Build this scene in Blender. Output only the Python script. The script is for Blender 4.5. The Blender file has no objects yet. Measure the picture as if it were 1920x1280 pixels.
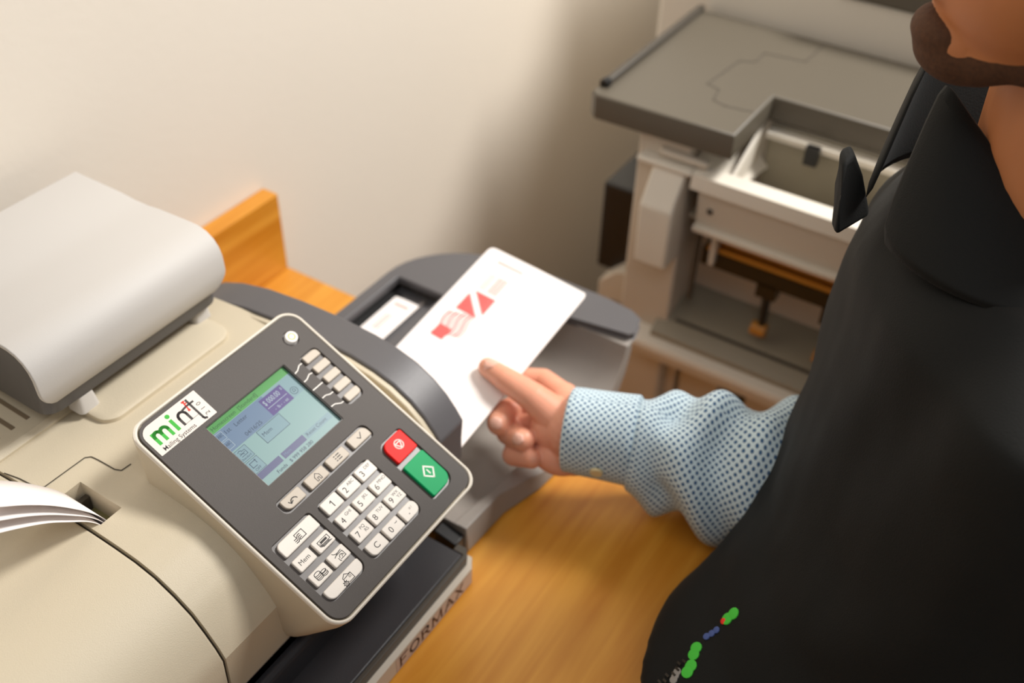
import bpy, bmesh, math, random
from mathutils import Vector, Matrix, noise
from mathutils.bvhtree import BVHTree
random.seed(4)
S = bpy.context.scene
COL = S.collection

# ------------------------------------------------------------------ camera
cam_d = bpy.data.cameras.new('camera')
cam = bpy.data.objects.new('camera', cam_d); COL.objects.link(cam)
cam_d.sensor_width = 36.0
cam_d.lens = 1977.4 / 1920 * 36
cam_d.clip_start = 0.02
right = Vector((0.54160, -0.84031, 0.02330)); down = Vector((-0.53730, -0.36740, -0.75910)); fwd = Vector((0.64648, 0.39861, -0.65052))
fwd.normalize(); right = (right - right.dot(fwd) * fwd).normalized(); up = right.cross(fwd)
m = Matrix((right, up, -fwd)).transposed().to_4x4()
m.translation = Vector((0, 0, 0.70))
cam.matrix_world = m
cam_d.dof.use_dof = True
cam_d.dof.focus_distance = 0.665
cam_d.dof.aperture_fstop = 4.0
S.camera = cam

# ------------------------------------------------------------------ world + lights + exposure
w = bpy.data.worlds.new('world'); S.world = w; w.use_nodes = True
w.node_tree.nodes['Background'].inputs[0].default_value = (1.0, 0.95, 0.90, 1)
w.node_tree.nodes['Background'].inputs[1].default_value = 0.22
def area(name, loc, target, size, power, color, sy=None):
    l = bpy.data.lights.new(name, 'AREA'); l.energy = power; l.color = color
    l.shape = 'RECTANGLE'; l.size = size; l.size_y = sy or size
    o = bpy.data.objects.new(name, l); COL.objects.link(o); o.location = loc
    o.rotation_euler = (Vector(target) - Vector(loc)).to_track_quat('-Z', 'Y').to_euler()
    return o
area('ceiling_panel_or_fill_light', (1.55, -0.45, 1.75), (0.6, 0.45, 0.0), 0.55, 58, (1.0, 0.97, 0.93), 0.55)
area('ceiling_panel_or_fill_light', (-0.35, -0.35, 1.85), (0.3, 0.4, 0.0), 1.1, 6.5, (0.96, 0.97, 1.0), 0.6)  # soft fill lamp added on the left to brighten wall and machine
S.view_settings.view_transform = 'Standard'; S.view_settings.look = 'None'
S.view_settings.gamma = 1; S.view_settings.use_curve_mapping = False
S.view_settings.exposure = 0.02

# ------------------------------------------------------------------ materials
def lin(c):
    return tuple(((x / 255) / 12.92 if x / 255 <= 0.04045 else ((x / 255 + 0.055) / 1.055) ** 2.4) for x in c)
MATS = {}
def mat(name, rgb, rough=0.5, bump=0.0, bscale=800.0, metal=0.0, emit=0.0, var=0.0, vscale=20.0, spec=0.5, coat=0.0, sheen=0.0, sss=0.0):
    if name in MATS: return MATS[name]
    M_ = bpy.data.materials.new(name); M_.use_nodes = True
    nt = M_.node_tree; b = nt.nodes['Principled BSDF']; c = lin(rgb)
    b.inputs['Base Color'].default_value = (*c, 1); b.inputs['Roughness'].default_value = rough
    b.inputs['Metallic'].default_value = metal; b.inputs['Specular IOR Level'].default_value = spec
    b.inputs['Coat Weight'].default_value = coat; b.inputs['Sheen Weight'].default_value = sheen
    if sss:
        b.inputs['Subsurface Weight'].default_value = sss; b.inputs['Subsurface Radius'].default_value = (0.012, 0.004, 0.002); b.inputs['Subsurface Scale'].default_value = 0.6
    if emit:
        b.inputs['Emission Color'].default_value = (*c, 1); b.inputs['Emission Strength'].default_value = emit
    tc = nt.nodes.new('ShaderNodeTexCoord')
    n2 = nt.nodes.new('ShaderNodeTexNoise'); n2.inputs['Scale'].default_value = vscale; n2.inputs['Detail'].default_value = 3
    nt.links.new(tc.outputs['Object'], n2.inputs['Vector'])
    mx = nt.nodes.new('ShaderNodeMix'); mx.data_type = 'RGBA'
    mx.inputs[6].default_value = (*[max(0, x * (1 - var)) for x in c], 1); mx.inputs[7].default_value = (*[min(1, x * (1 + var)) for x in c], 1)
    nt.links.new(n2.outputs['Fac'], mx.inputs[0]); nt.links.new(mx.outputs[2], b.inputs['Base Color'])
    if bump:
        n = nt.nodes.new('ShaderNodeTexNoise'); n.inputs['Scale'].default_value = bscale; n.inputs['Detail'].default_value = 2
        nt.links.new(tc.outputs['Object'], n.inputs['Vector'])
        bp = nt.nodes.new('ShaderNodeBump'); bp.inputs['Strength'].default_value = bump; bp.inputs['Distance'].default_value = 0.0004
        nt.links.new(n.outputs['Fac'], bp.inputs['Height']); nt.links.new(bp.outputs['Normal'], b.inputs['Normal'])
    MATS[name] = M_
    return M_

beige = mat('beige_plastic', (202, 190, 166), 0.5, 0.5, 1500, var=0.02)
cream = mat('cream_rim_plastic', (222, 213, 198), 0.4, 0.2, 1500)
scaleplastic = mat('light_grey_plastic', (196, 192, 187), 0.62, 0.1, 900)
dark = mat('charcoal_plastic', (90, 88, 90), 0.42, 0.35, 1400, var=0.03)
facedark = mat('charcoal_panel_plastic', (76, 70, 66), 0.6, 0.4, 1800, var=0.04)
pocketm = mat('grey_pocket_plastic', (98, 92, 89), 0.35)
pocketrim = mat('pocket_edge_plastic', (128, 121, 114), 0.3)
deckm = mat('slate_deck_plastic', (52, 51, 54), 0.45, 0.3, 900, var=0.05)
blackm = mat('black_plastic', (22, 21, 21), 0.35)
keym = mat('ivory_key_plastic', (234, 226, 216), 0.45, 0.15, 1500)
keygrey = mat('warm_grey_key_plastic', (192, 180, 164), 0.45, 0.15, 1500)
ink = mat('key_ink', (48, 42, 40), 0.6)
inkgrey = mat('grey_ink', (120, 108, 98), 0.6)
redk = mat('red_key_plastic', (238, 30, 24), 0.55, spec=0.3)
greenk = mat('green_key_plastic', (0, 164, 98), 0.55, spec=0.3)
whitep = mat('white_print', (245, 240, 232), 0.5)
lime = mat('lime_print', (190, 200, 40), 0.5)
stick = mat('sticker_paper', (226, 216, 206), 0.4)
lgreen = mat('logo_green', (30, 170, 30), 0.5)
lred = mat('logo_red', (235, 50, 25), 0.5)
paper = mat('white_paper', (246, 238, 234), 0.9, 0.15, 300, var=0.01)
redink = mat('red_postage_ink', (228, 96, 92), 0.75)
palered = mat('faded_red_ink', (236, 168, 160), 0.75)
ventm = mat('vent_slot', (118, 102, 80), 0.8)
gapm = mat('seam_gap', (60, 52, 40), 0.8)
greytray = mat('taupe_tray_plastic', (150, 143, 136), 0.42, 0.2, 900)
silver = mat('silver_trim', (205, 200, 195), 0.25)
offwhite = mat('copier_off_white', (205, 194, 178), 0.5, 0.2, 900, var=0.02)
offwhite2 = mat('copier_light_panel', (226, 218, 204), 0.45)
taupe = mat('copier_taupe_cover', (92, 85, 73), 0.45, 0.2, 900)
taupe_side = mat('copier_taupe_side', (72, 66, 58), 0.5)
greyplate = mat('copier_grey_plate', (150, 142, 124), 0.4)
brass = mat('amber_roller', (190, 130, 50), 0.4)
skin = mat('skin', (230, 162, 134), 0.45, 0.3, 260, var=0.10, vscale=45, sss=0.25)
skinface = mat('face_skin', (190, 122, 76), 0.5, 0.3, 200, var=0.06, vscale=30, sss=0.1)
nailm = mat('fingernail', (238, 184, 164), 0.25)
beardm = mat('dark_brown_beard', (78, 48, 26), 0.85, 1.0, 300, var=0.5, vscale=400)
jacketm = mat('black_softshell', (10, 11, 9), 0.7, 0.4, 900, var=0.15, vscale=6, sheen=0.04, spec=0.25)
denim = mat('dark_trousers', (38, 40, 48), 0.85)
shoe = mat('black_leather', (20, 18, 17), 0.4)
zipm = mat('dark_zip_teeth', (70, 66, 60), 0.35, metal=0.6)
thrgreen = mat('green_thread', (70, 200, 60), 0.7)
thrblue = mat('blue_thread', (70, 90, 150), 0.7)
thrgrey = mat('grey_thread', (150, 145, 140), 0.7)
shirtplain = mat('pale_blue_cotton', (190, 212, 222), 0.8)
shirtdark = mat('denim_blue_cotton', (88, 128, 150), 0.85)
buttonm = mat('cream_shirt_button', (226, 208, 160), 0.3)

def wallmat():
    M_ = mat('painted_wall', (231, 222, 208), 0.8, 0.5, 160, var=0.01)
    return M_
def woodmat(name, rgb, rgb2, rot=0.0):
    M_ = bpy.data.materials.new(name); M_.use_nodes = True; nt = M_.node_tree; b = nt.nodes['Principled BSDF']
    tc = nt.nodes.new('ShaderNodeTexCoord'); mp = nt.nodes.new('ShaderNodeMapping'); mp.inputs['Rotation'].default_value = (0, 0, rot)
    mp.inputs['Scale'].default_value = (3.0, 40, 40)
    nt.links.new(tc.outputs['Object'], mp.inputs['Vector'])
    n1 = nt.nodes.new('ShaderNodeTexNoise'); n1.inputs['Scale'].default_value = 1.6; n1.inputs['Detail'].default_value = 6; n1.inputs['Distortion'].default_value = 0.6
    nt.links.new(mp.outputs[0], n1.inputs['Vector'])
    mp2 = nt.nodes.new('ShaderNodeMapping'); mp2.inputs['Scale'].default_value = (1.6, 6, 6); nt.links.new(tc.outputs['Object'], mp2.inputs['Vector'])
    n2 = nt.nodes.new('ShaderNodeTexNoise'); n2.inputs['Scale'].default_value = 2.2; n2.inputs['Detail'].default_value = 4; nt.links.new(mp2.outputs[0], n2.inputs['Vector'])
    ad = nt.nodes.new('ShaderNodeMath'); ad.operation = 'MULTIPLY_ADD'; ad.inputs[1].default_value = 0.55
    nt.links.new(n1.outputs['Fac'], ad.inputs[0])
    ml = nt.nodes.new('ShaderNodeMath'); ml.operation = 'MULTIPLY'; ml.inputs[1].default_value = 0.45; nt.links.new(n2.outputs['Fac'], ml.inputs[0]); nt.links.new(ml.outputs[0], ad.inputs[2])
    cr = nt.nodes.new('ShaderNodeValToRGB'); cr.color_ramp.elements[0].position = 0.36; cr.color_ramp.elements[0].color = (*lin(rgb2), 1)
    cr.color_ramp.elements[1].position = 0.66; cr.color_ramp.elements[1].color = (*lin(rgb), 1)
    nt.links.new(ad.outputs[0], cr.inputs[0]); nt.links.new(cr.outputs[0], b.inputs['Base Color'])
    b.inputs['Roughness'].default_value = 0.38
    bp = nt.nodes.new('ShaderNodeBump'); bp.inputs['Strength'].default_value = 0.15; bp.inputs['Distance'].default_value = 0.0005
    nt.links.new(n1.outputs['Fac'], bp.inputs['Height']); nt.links.new(bp.outputs['Normal'], b.inputs['Normal'])
    return M_
wood = woodmat('honey_oak', (230, 164, 62), (196, 122, 24))
def dotmat(name, base, dot, pitch, r):
    M_ = bpy.data.materials.new(name); M_.use_nodes = True; nt = M_.node_tree; b = nt.nodes['Principled BSDF']
    uv = nt.nodes.new('ShaderNodeUVMap'); uv.uv_map = 'UVMap'
    def vm(op, *v):
        n = nt.nodes.new('ShaderNodeVectorMath'); n.operation = op
        for i, x in enumerate(v):
            if isinstance(x, tuple): n.inputs[i].default_value = x
            else: nt.links.new(x, n.inputs[i])
        return n
    def layer(off):
        s = vm('MULTIPLY', uv.outputs[0], (1 / pitch, 1 / pitch, 0)); a = vm('ADD', s.outputs[0], off)
        f = vm('FRACTION', a.outputs[0]); c = vm('SUBTRACT', f.outputs[0], (0.5, 0.5, 0)); l = vm('LENGTH', c.outputs[0])
        mr = nt.nodes.new('ShaderNodeMapRange'); mr.inputs[1].default_value = r - 0.05; mr.inputs[2].default_value = r + 0.05
        mr.inputs[3].default_value = 1; mr.inputs[4].default_value = 0; nt.links.new(l.outputs[1], mr.inputs[0]); return mr
    a = layer((0, 0, 0)); c2 = layer((0.5, 0.5, 0))
    mxm = nt.nodes.new('ShaderNodeMath'); mxm.operation = 'MAXIMUM'; nt.links.new(a.outputs[0], mxm.inputs[0]); nt.links.new(c2.outputs[0], mxm.inputs[1])
    mx = nt.nodes.new('ShaderNodeMix'); mx.data_type = 'RGBA'; mx.inputs[6].default_value = (*lin(base), 1); mx.inputs[7].default_value = (*lin(dot), 1)
    nt.links.new(mxm.outputs[0], mx.inputs[0]); nt.links.new(mx.outputs[2], b.inputs['Base Color'])
    b.inputs['Roughness'].default_value = 0.85; b.inputs['Sheen Weight'].default_value = 0.1
    return M_
dots = dotmat('dotted_pale_blue_cotton', (208, 226, 232), (52, 92, 132), 0.0058, 0.215)

# ------------------------------------------------------------------ mesh helpers
class MB:
    """collects shapes with material slots into one mesh"""
    def __init__(s): s.bm = bmesh.new(); s.mats = []
    def mi(s, m_):
        if m_ not in s.mats: s.mats.append(m_)
        return s.mats.index(m_)
    def face(s, pts, m_):
        vs = [s.bm.verts.new(p) for p in pts]; f = s.bm.faces.new(vs); f.material_index = s.mi(m_); return f
    def add(s, me, mx, m_):
        n0 = len(s.bm.verts); f0 = len(s.bm.faces); s.bm.from_mesh(me)
        s.bm.verts.ensure_lookup_table(); s.bm.faces.ensure_lookup_table(); k = s.mi(m_)
        for v in s.bm.verts[n0:]: v.co = mx @ v.co
        for f in s.bm.faces[f0:]: f.material_index = k
        bpy.data.meshes.remove(me)
    def loft(s, rings, m_, cap=True, closed=True):
        R_ = [[s.bm.verts.new(p) for p in r] for r in rings]; k = s.mi(m_); n = len(R_[0]); out = []
        for a, b in zip(R_, R_[1:]):
            for i in range(n if closed else n - 1):
                f = s.bm.faces.new((a[i], a[(i + 1) % n], b[(i + 1) % n], b[i])); f.material_index = k; out.append(f)
        if cap:
            f = s.bm.faces.new(R_[0][::-1]); f.material_index = k; f = s.bm.faces.new(R_[-1]); f.material_index = k
        return out
    def box(s, x0, x1, y0, y1, z0, z1, m_):
        s.loft([[(x0, y0, z), (x1, y0, z), (x1, y1, z), (x0, y1, z)] for z in (z0, z1)], m_)
    def prism_x(s, prof, x0, x1, m_):
        s.loft([[(x, y, z) for y, z in prof] for x in (x0, x1)], m_)
    def prism_y(s, prof, y0, y1, m_):
        s.loft([[(x, y, z) for x, z in prof] for y in (y0, y1)], m_)
    def prism_z(s, prof, z0, z1, m_):
        s.loft([[(x, y, z) for x, y in prof] for z in (z0, z1)], m_)
    def cyl(s, a, b, r0, r1, m_, n=20, caps=True):
        a = Vector(a); b = Vector(b); d = (b - a).normalized(); u = d.orthogonal().normalized(); v = d.cross(u)
        s.loft([[c + r * (math.cos(t) * u + math.sin(t) * v) for t in [2 * math.pi * i / n for i in range(n)]] for c, r in ((a, r0), (b, r1))], m_, caps)
    def build(s, name, parent=None, bevel=0.0, seg=2, smooth=35, solid=0.0, subsurf=0):
        bmesh.ops.recalc_face_normals(s.bm, faces=s.bm.faces)
        me = bpy.data.meshes.new(name)
        for f in s.bm.faces: f.smooth = True
        for e in s.bm.edges:
            if len(e.link_faces) == 2 and e.calc_face_angle(0) > math.radians(smooth): e.smooth = False
        s.bm.to_mesh(me); s.bm.free()
        for m_ in s.mats: me.materials.append(m_)
        o = bpy.data.objects.new(name, me); COL.objects.link(o)
        if parent: o.parent = parent
        if solid:
            md = o.modifiers.new('solidify', 'SOLIDIFY'); md.thickness = solid; md.offset = 0
        if subsurf:
            md = o.modifiers.new('subsurf', 'SUBSURF'); md.levels = subsurf; md.render_levels = subsurf
        if bevel:
            md = o.modifiers.new('bevel', 'BEVEL'); md.width = bevel; md.segments = seg; md.limit_method = 'ANGLE'; md.angle_limit = math.radians(32)
            md.harden_normals = False
        return o
def tag(o, label=None, cat=None, group=None, kind=None):
    if label: o['label'] = label
    if cat: o['category'] = cat
    if group: o['group'] = group
    if kind: o['kind'] = kind
    return o
def thing(name, loc, label, cat, group=None):
    o = bpy.data.objects.new(name, None); COL.objects.link(o); o.location = loc; o.empty_display_size = 0.05
    tag(o, label, cat, group); return o
def keep(o, parent):                      # parent without moving (geometry is written in world metres)
    o.parent = parent; o.matrix_parent_inverse = Matrix.Translation(-parent_world(parent)); return o
def parent_world(p):
    v = Vector((0, 0, 0))
    while p is not None:
        if p.type == 'EMPTY': v += p.location
        p = p.parent
    return v
def put(mb, name, parent, label=None, **k):
    o = mb.build(name, None, **k)
    if parent is not None:
        o.parent = parent
        if parent.type == 'EMPTY': o.matrix_parent_inverse = Matrix.Translation(-parent.location)
    if label: o['label'] = label
    return o

def rr(u0, v0, u1, v1, r=2.0, n=5):        # rounded rectangle; r may be (bl, br, tr, tl)
    if not isinstance(r, tuple): r = (r,) * 4
    out = []
    for (cx, cy, a0), q in zip(((u0, v0, 180), (u1, v0, 270), (u1, v1, 0), (u0, v1, 90)), r):
        sx = 1 if cx == u0 else -1; sy = 1 if cy == v0 else -1
        for i in range(n + 1):
            a = math.radians(a0 + 90 * i / n)
            out.append((cx + sx * q + q * math.cos(a), cy + sy * q + q * math.sin(a)))
    return out
def plate(loops, depth, bevel=0.0, bres=2):
    cu = bpy.data.curves.new('tmp', 'CURVE'); cu.dimensions = '2D'; cu.fill_mode = 'BOTH'
    for lp in loops:
        sp = cu.splines.new('POLY'); sp.points.add(len(lp) - 1)
        for p, (x, y) in zip(sp.points, lp): p.co = (x, y, 0, 1)
        sp.use_cyclic_u = True
    cu.extrude = max(depth / 2 - bevel, 0); cu.bevel_depth = bevel; cu.bevel_resolution = bres; cu.offset = -bevel
    o = bpy.data.objects.new('tmp', cu); me = bpy.data.meshes.new_from_object(o)
    bpy.data.objects.remove(o); bpy.data.curves.remove(cu); return me
def text(sx, size, align='CENTER', ext=0.02, offset=0.0):
    cu = bpy.data.curves.new('tmp', 'FONT'); cu.body = sx; cu.size = size; cu.align_x = align; cu.align_y = 'CENTER'; cu.extrude = ext; cu.resolution_u = 3; cu.offset = offset
    o = bpy.data.objects.new('tmp', cu); me = bpy.data.meshes.new_from_object(o)
    bpy.data.objects.remove(o); bpy.data.curves.remove(cu); return me
def T(x, y, z=0, rot=0, s=(1, 1, 1)):
    return Matrix.Translation((x, y, z)) @ Matrix.Rotation(math.radians(rot), 4, 'Z') @ Matrix.Diagonal((*s, 1))
def stroke(mb, pts, w, z, m_, mx, close=False):
    if close: pts = list(pts) + [pts[0]]
    for (a, b) in zip(pts, pts[1:]):
        a = Vector(a); b = Vector(b); d = b - a
        if d.length < 1e-6: continue
        d.normalize(); n = Vector((-d.y, d.x)) * w / 2; a = a - d * w * 0.4; b = b + d * w * 0.4
        mb.face([mx @ Vector((p.x, p.y, z)) for p in (a - n, b - n, b + n, a + n)], m_)
def arc(cx, cy, rx, ry, a0, a1, n=10):
    return [(cx + rx * math.cos(math.radians(a0 + (a1 - a0) * i / n)), cy + ry * math.sin(math.radians(a0 + (a1 - a0) * i / n))) for i in range(n + 1)]

# ------------------------------------------------------------------ the room
b = MB(); b.box(-2.2, 3.2, 0.722, 0.80, -0.74, 1.9, wallmat()); tag(b.build('wall_back'), kind='structure')
b = MB(); b.box(-2.2, 3.2, -2.0, 0.80, -0.80, -0.74, mat('floor_carpet', (120, 108, 92), 0.95, 1.0, 300, var=0.2, vscale=200)); tag(b.build('floor'), kind='structure')

# ------------------------------------------------------------------ desk
desk = thing('desk', (0.1, 0.42, -0.74), 'honey oak desk with a raised oak backboard, under the mailing machine', 'desk')
b = MB(); b.box(-0.9, 0.663, 0.128, 0.7205, -0.03, 0.0, wood); put(b, 'desktop', desk, bevel=0.0015)
b = MB(); b.box(-0.9, 0.661, 0.700, 0.7205, 0.0002, 0.096, wood); put(b, 'backboard', desk, bevel=0.001)
for x0 in (-0.88, 0.60):
    b = MB(); b.box(x0, x0 + 0.03, 0.16, 0.70, -0.74, -0.03, wood); put(b, 'side_panel', desk, bevel=0.001)

# ------------------------------------------------------------------ mailing machine
mm = thing('mailing_machine', (0.2, 0.42, 0.0), 'beige and charcoal postage mailing machine with angled keypad panel, on the oak desk', 'mailing machine')
TOP = [(0.600, 0.148), (0.570, 0.157), (0.530, 0.1605), (0.490, 0.1615), (0.450, 0.1612), (0.430, 0.1605), (0.412, 0.159), (0.396, 0.155), (0.381, 0.147), (0.368, 0.137), (0.359, 0.125), (0.352, 0.114), (0.3475, 0.104)]
def topz(y):
    for (y1, z1), (y0, z0) in zip(TOP, TOP[1:]):
        if y0 <= y <= y1: return z0 + (z1 - z0) * (y - y0) / (y1 - y0)
    return TOP[0][1] if y > TOP[0][0] else TOP[-1][1]
def body_prof(dz=0.0, inset=0.0):
    return [(0.655, 0.012), (0.655, 0.145 + dz), (0.64, 0.150 + dz)] + [(y + inset, z + dz) for y, z in TOP] + [(0.3490 + inset, 0.062), (0.3490 + inset, 0.012)]
def smooth_prof(p, it=1):
    q = [Vector(a) for a in p]; out = [q[0]]
    for a, b_ in zip(q, q[1:]):
        out += [a * 0.75 + b_ * 0.25, a * 0.25 + b_ * 0.75]
    out.append(q[-1]); return [(v[0], v[1]) for v in out]
# main cover, in strips so that the label slot is a real opening
SX0, SX1, SY0, SY1 = 0.2325, 0.2500, 0.451, 0.491
b = MB()
YS = sorted(set([0.3475 + 0.2525 * i / 60 for i in range(61)] + [SY0, SY1]))
def cover_strip(x0, x1, ya, yb):
    ys = sorted(set([y for y in YS if ya <= y <= yb] + [ya, yb]))
    lo = [b.bm.verts.new((x0, y, topz(y))) for y in ys]; hi = [b.bm.verts.new((x1, y, topz(y))) for y in ys]
    for i in range(len(ys) - 1):
        f = b.bm.faces.new((lo[i], hi[i], hi[i + 1], lo[i + 1])); f.material_index = b.mi(beige)
MX0, MX1 = 0.2275, 0.4475
cover_strip(MX0, SX0, 0.3475, 0.60); cover_strip(SX1, MX1, 0.3475, 0.60); cover_strip(SX0, SX1, 0.3475, SY0); cover_strip(SX0, SX1, SY1, 0.60)
bmesh.ops.remove_doubles(b.bm, verts=b.bm.verts, dist=1e-5)
# slot walls and floor
for (xa, ya, xb, yb) in ((SX0, SY0, SX1, SY0), (SX1, SY0, SX1, SY1), (SX1, SY1, SX0, SY1), (SX0, SY1, SX0, SY0)):
    b.face([(xa, ya, topz(ya)), (xb, yb, topz(yb)), (xb, yb, 0.140), (xa, ya, 0.140)], beige)
b.face([(SX0, SY0, 0.140), (SX1, SY0, 0.140), (SX1, SY1, 0.140), (SX0, SY1, 0.140)], mat('slot_interior', (120, 112, 70), 0.5))
b.box(SX0 + 0.001, SX1 - 0.001, 0.484, 0.488, 0.1402, 0.152, gapm); b.box(SX0 + 0.007, SX0 + 0.010, SY0 + 0.004, SY1 - 0.004, 0.1402, 0.149, beige)
# front, sides, back
b.face([(MX0, 0.3475, 0.104), (MX1, 0.3475, 0.104), (MX1, 0.349, 0.060), (MX0, 0.349, 0.060)], beige)
b.face([(MX0, 0.60, 0.148), (MX1, 0.60, 0.148), (MX1, 0.655, 0.140), (MX0, 0.655, 0.140)], beige)
b.face([(MX0, 0.655, 0.140), (MX1, 0.655, 0.140), (MX1, 0.655, 0.012), (MX0, 0.655, 0.012)], beige)
for x in (MX0, MX1):
    b.face([(x, 0.655, 0.012), (x, 0.655, 0.140)] + [(x, y, topz(y)) for y in YS[::-1]] + [(x, 0.349, 0.060), (x, 0.349, 0.012)], beige)
b.face([(MX0, 0.349, 0.060), (MX1, 0.349, 0.060), (MX1, 0.349, 0.012), (MX0, 0.349, 0.012)], greytray)
# seams of the lift-off lid drawn as thin dark strips on the cover, gap shade in their colour
def drape(pts, wd, m_, dz=0.0004):
    P = [Vector(p) for p in pts]
    for a, c in zip(P, P[1:]):
        n_ = max(1, int((c - a).length / 0.006)); d = (c - a).normalized(); nn = Vector((-d.y, d.x)) * wd / 2
        for i in range(n_):
            p = a + (c - a) * i / n_; q = a + (c - a) * (i + 1) / n_
            b.face([(v.x, v.y, topz(v.y) + dz) for v in (p - nn, q - nn, q + nn, p + nn)], m_)
drape([(0.2275, 0.541), (0.2296, 0.527), (0.2307, 0.5105), (0.234, 0.507), (0.2665, 0.506), (0.2695, 0.503), (0.2700, 0.497), (0.2703, 0.4806), (0.2722, 0.476), (0.280, 0.4753)], 0.0009, gapm)
body = put(b, 'main_cover', mm, smooth=40)
b = MB(); b.box(-0.06, 0.44, 0.352, 0.655, 0.003, 0.1, greytray); b.box(-0.06, 0.447, 0.349, 0.358, 0.012, 0.06, greytray)
put(b, 'chassis', mm, bevel=0.001)
# left feeder cover
b = MB(); b.prism_x([(0.655, 0.02)] + [(0.655, 0.14)] + [(y + 0.0, z - 0.0006) for y, z in TOP] + [(0.349, 0.062), (0.349, 0.02)], -0.06, 0.2255, beige)
lc = put(b, 'feeder_cover', mm, bevel=0.0014, seg=3, smooth=30)
b = MB(); b.prism_x([(0.65, 0.02), (0.65, 0.138)] + [(y + 0.002, z - 0.004) for y, z in TOP] + [(0.352, 0.062), (0.352, 0.02)], 0.2252, 0.2278, gapm)
put(b, 'cover_gap', mm)
# platform the scale stands on and the slatted vent block
b = MB(); b.loft([[(x, y, z) for x, y in rr(0.296 - e, 0.5150 - e, 0.4195 + e, 0.68 + e, 0.013, 6)] for z, e in ((0.155, 0.001), (0.1640, 0.0003), (0.1650, -0.0012))], beige)
put(b, 'scale_platform', mm, smooth=50)
b = MB()
b.prism_x([(0.552, 0.150), (0.552, 0.1605), (0.556, 0.1640), (0.69, 0.168), (0.69, 0.150)], -0.06, 0.2945, beige)
for i in range(6):
    x = 0.279 - i * 0.0125 - 0.0; b.prism_x([(0.566, 0.16395), (0.566, 0.16465), (0.68, 0.16805), (0.68, 0.1675)], x - 0.0035 - 0.009, x - 0.009, ventm)
put(b, 'vent_panel', mm, bevel=0.0008)
# weighing scale
b = MB()
def slab_ring(x, sc):
    pass
TP = [(0.692, 0.2360), (0.690, 0.2375), (0.637, 0.2372), (0.622, 0.2360), (0.606, 0.2362), (0.595, 0.2376), (0.560, 0.2390), (0.552, 0.2388), (0.5445, 0.2368), (0.5385, 0.2328), (0.5345, 0.227), (0.5325, 0.220), (0.532, 0.208), (0.5325, 0.204), (0.533, 0.201), (0.5335, 0.198), (0.534, 0.195), (0.5345, 0.193)]
TH = 0.0035
outer = TP; inner = [(y + (0.0035 if i > 6 else 0), z - (0.0035 if i < 11 else -0.0)) for i, (y, z) in enumerate(TP)]
def xins(z):
    if z > 0.209: return 0.0
    t = (0.209 - z) / 0.0165; return 0.015 * (1 - math.sqrt(max(0, 1 - min(1, t) ** 2)))
rings = []
for y, z in TP: rings.append([(0.264 + xins(z), y, z), (0.4365 - xins(z) * 1.15, y, z)])
L_ = [[b.bm.verts.new(p) for p in r] for r in rings]
for p, q in zip(L_, L_[1:]):
    f = b.bm.faces.new((p[0], p[1], q[1], q[0])); f.material_index = b.mi(scaleplastic)
put(b, 'weighing_platter', mm, solid=0.0035, bevel=0.0010, seg=2, smooth=30)
b = MB(); b.loft([[(x, y, z) for x, y in rr(0.268 + e, 0.5375 + e, 0.4315 - e, 0.688 - e, 0.012, 5)] for z, e in ((0.1775, 0.002), (0.1795, 0.0), (0.2325, 0.0))], dark)
put(b, 'scale_base', mm, smooth=50)
for fx, fy in ((0.2995, 0.5445), (0.4165, 0.5510), (0.30, 0.67), (0.41, 0.67)):
    b = MB(); b.loft([[(fx + x, fy + y, z) for x, y in rr(-r, -r, r, r, r * 0.45, 4)] for z, r in ((0.1645, 0.0085), (0.170, 0.0078), (0.1785, 0.0066))], scaleplastic)
    put(b, 'scale_foot', mm, smooth=50)
# charcoal arch at the right-hand end
AR = [(0.640, 0.100), (0.622, 0.118), (0.602, 0.134), (0.585, 0.146), (0.562, 0.155), (0.532, 0.162), (0.495, 0.166), (0.455, 0.1675), (0.420, 0.166), (0.398, 0.1625), (0.380, 0.157), (0.364, 0.148), (0.352, 0.138), (0.343, 0.127), (0.337, 0.118)]
b = MB(); b.prism_x([(0.645, 0.02)] + AR + [(0.3385, 0.098), (0.3385, 0.075), (0.346, 0.075), (0.346, 0.112), (0.40, 0.112), (0.52, 0.112), (0.52, 0.02)], 0.4475, 0.4785, dark)
put(b, 'end_arch', mm, bevel=0.0020, seg=3, smooth=30)
b = MB(); b.prism_x([(y + 0.0005, z - 0.0025) for y, z in AR[3:]] + [(0.3385, 0.09), (0.36, 0.09), (0.585, 0.09)], 0.4425, 0.4478, beige); put(b, 'arch_rim', mm, bevel=0.001)
# lower deck and front strip
b = MB()
b.prism_z([(0.03, 0.352), (0.03, 0.3025), (0.4265, 0.3025), (0.4265, 0.3405), (0.40, 0.352)], 0.012, 0.0305, deckm)
b.prism_x([(0.352, 0.012), (0.352, 0.050), (0.345, 0.0515), (0.341, 0.048), (0.3385, 0.0305), (0.3385, 0.012)], 0.03, 0.40, deckm)
put(b, 'feed_deck', mm, bevel=0.0015)
b = MB(); b.prism_z([(0.03, 0.3024), (0.03, 0.2985), (0.426, 0.2985), (0.4335, 0.3030), (0.4335, 0.312), (0.4265, 0.312), (0.4265, 0.3024)], 0.0205, 0.0305, taupe_side)
put(b, 'deck_edge', mm, bevel=0.0006)
strip = MB(); strip.prism_z([(0.03, 0.3020), (0.03, 0.2935), (0.4255, 0.2935), (0.4350, 0.2995), (0.4350, 0.315), (0.42, 0.315), (0.42, 0.3020)], 0.002, 0.0200, offwhite)
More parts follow.
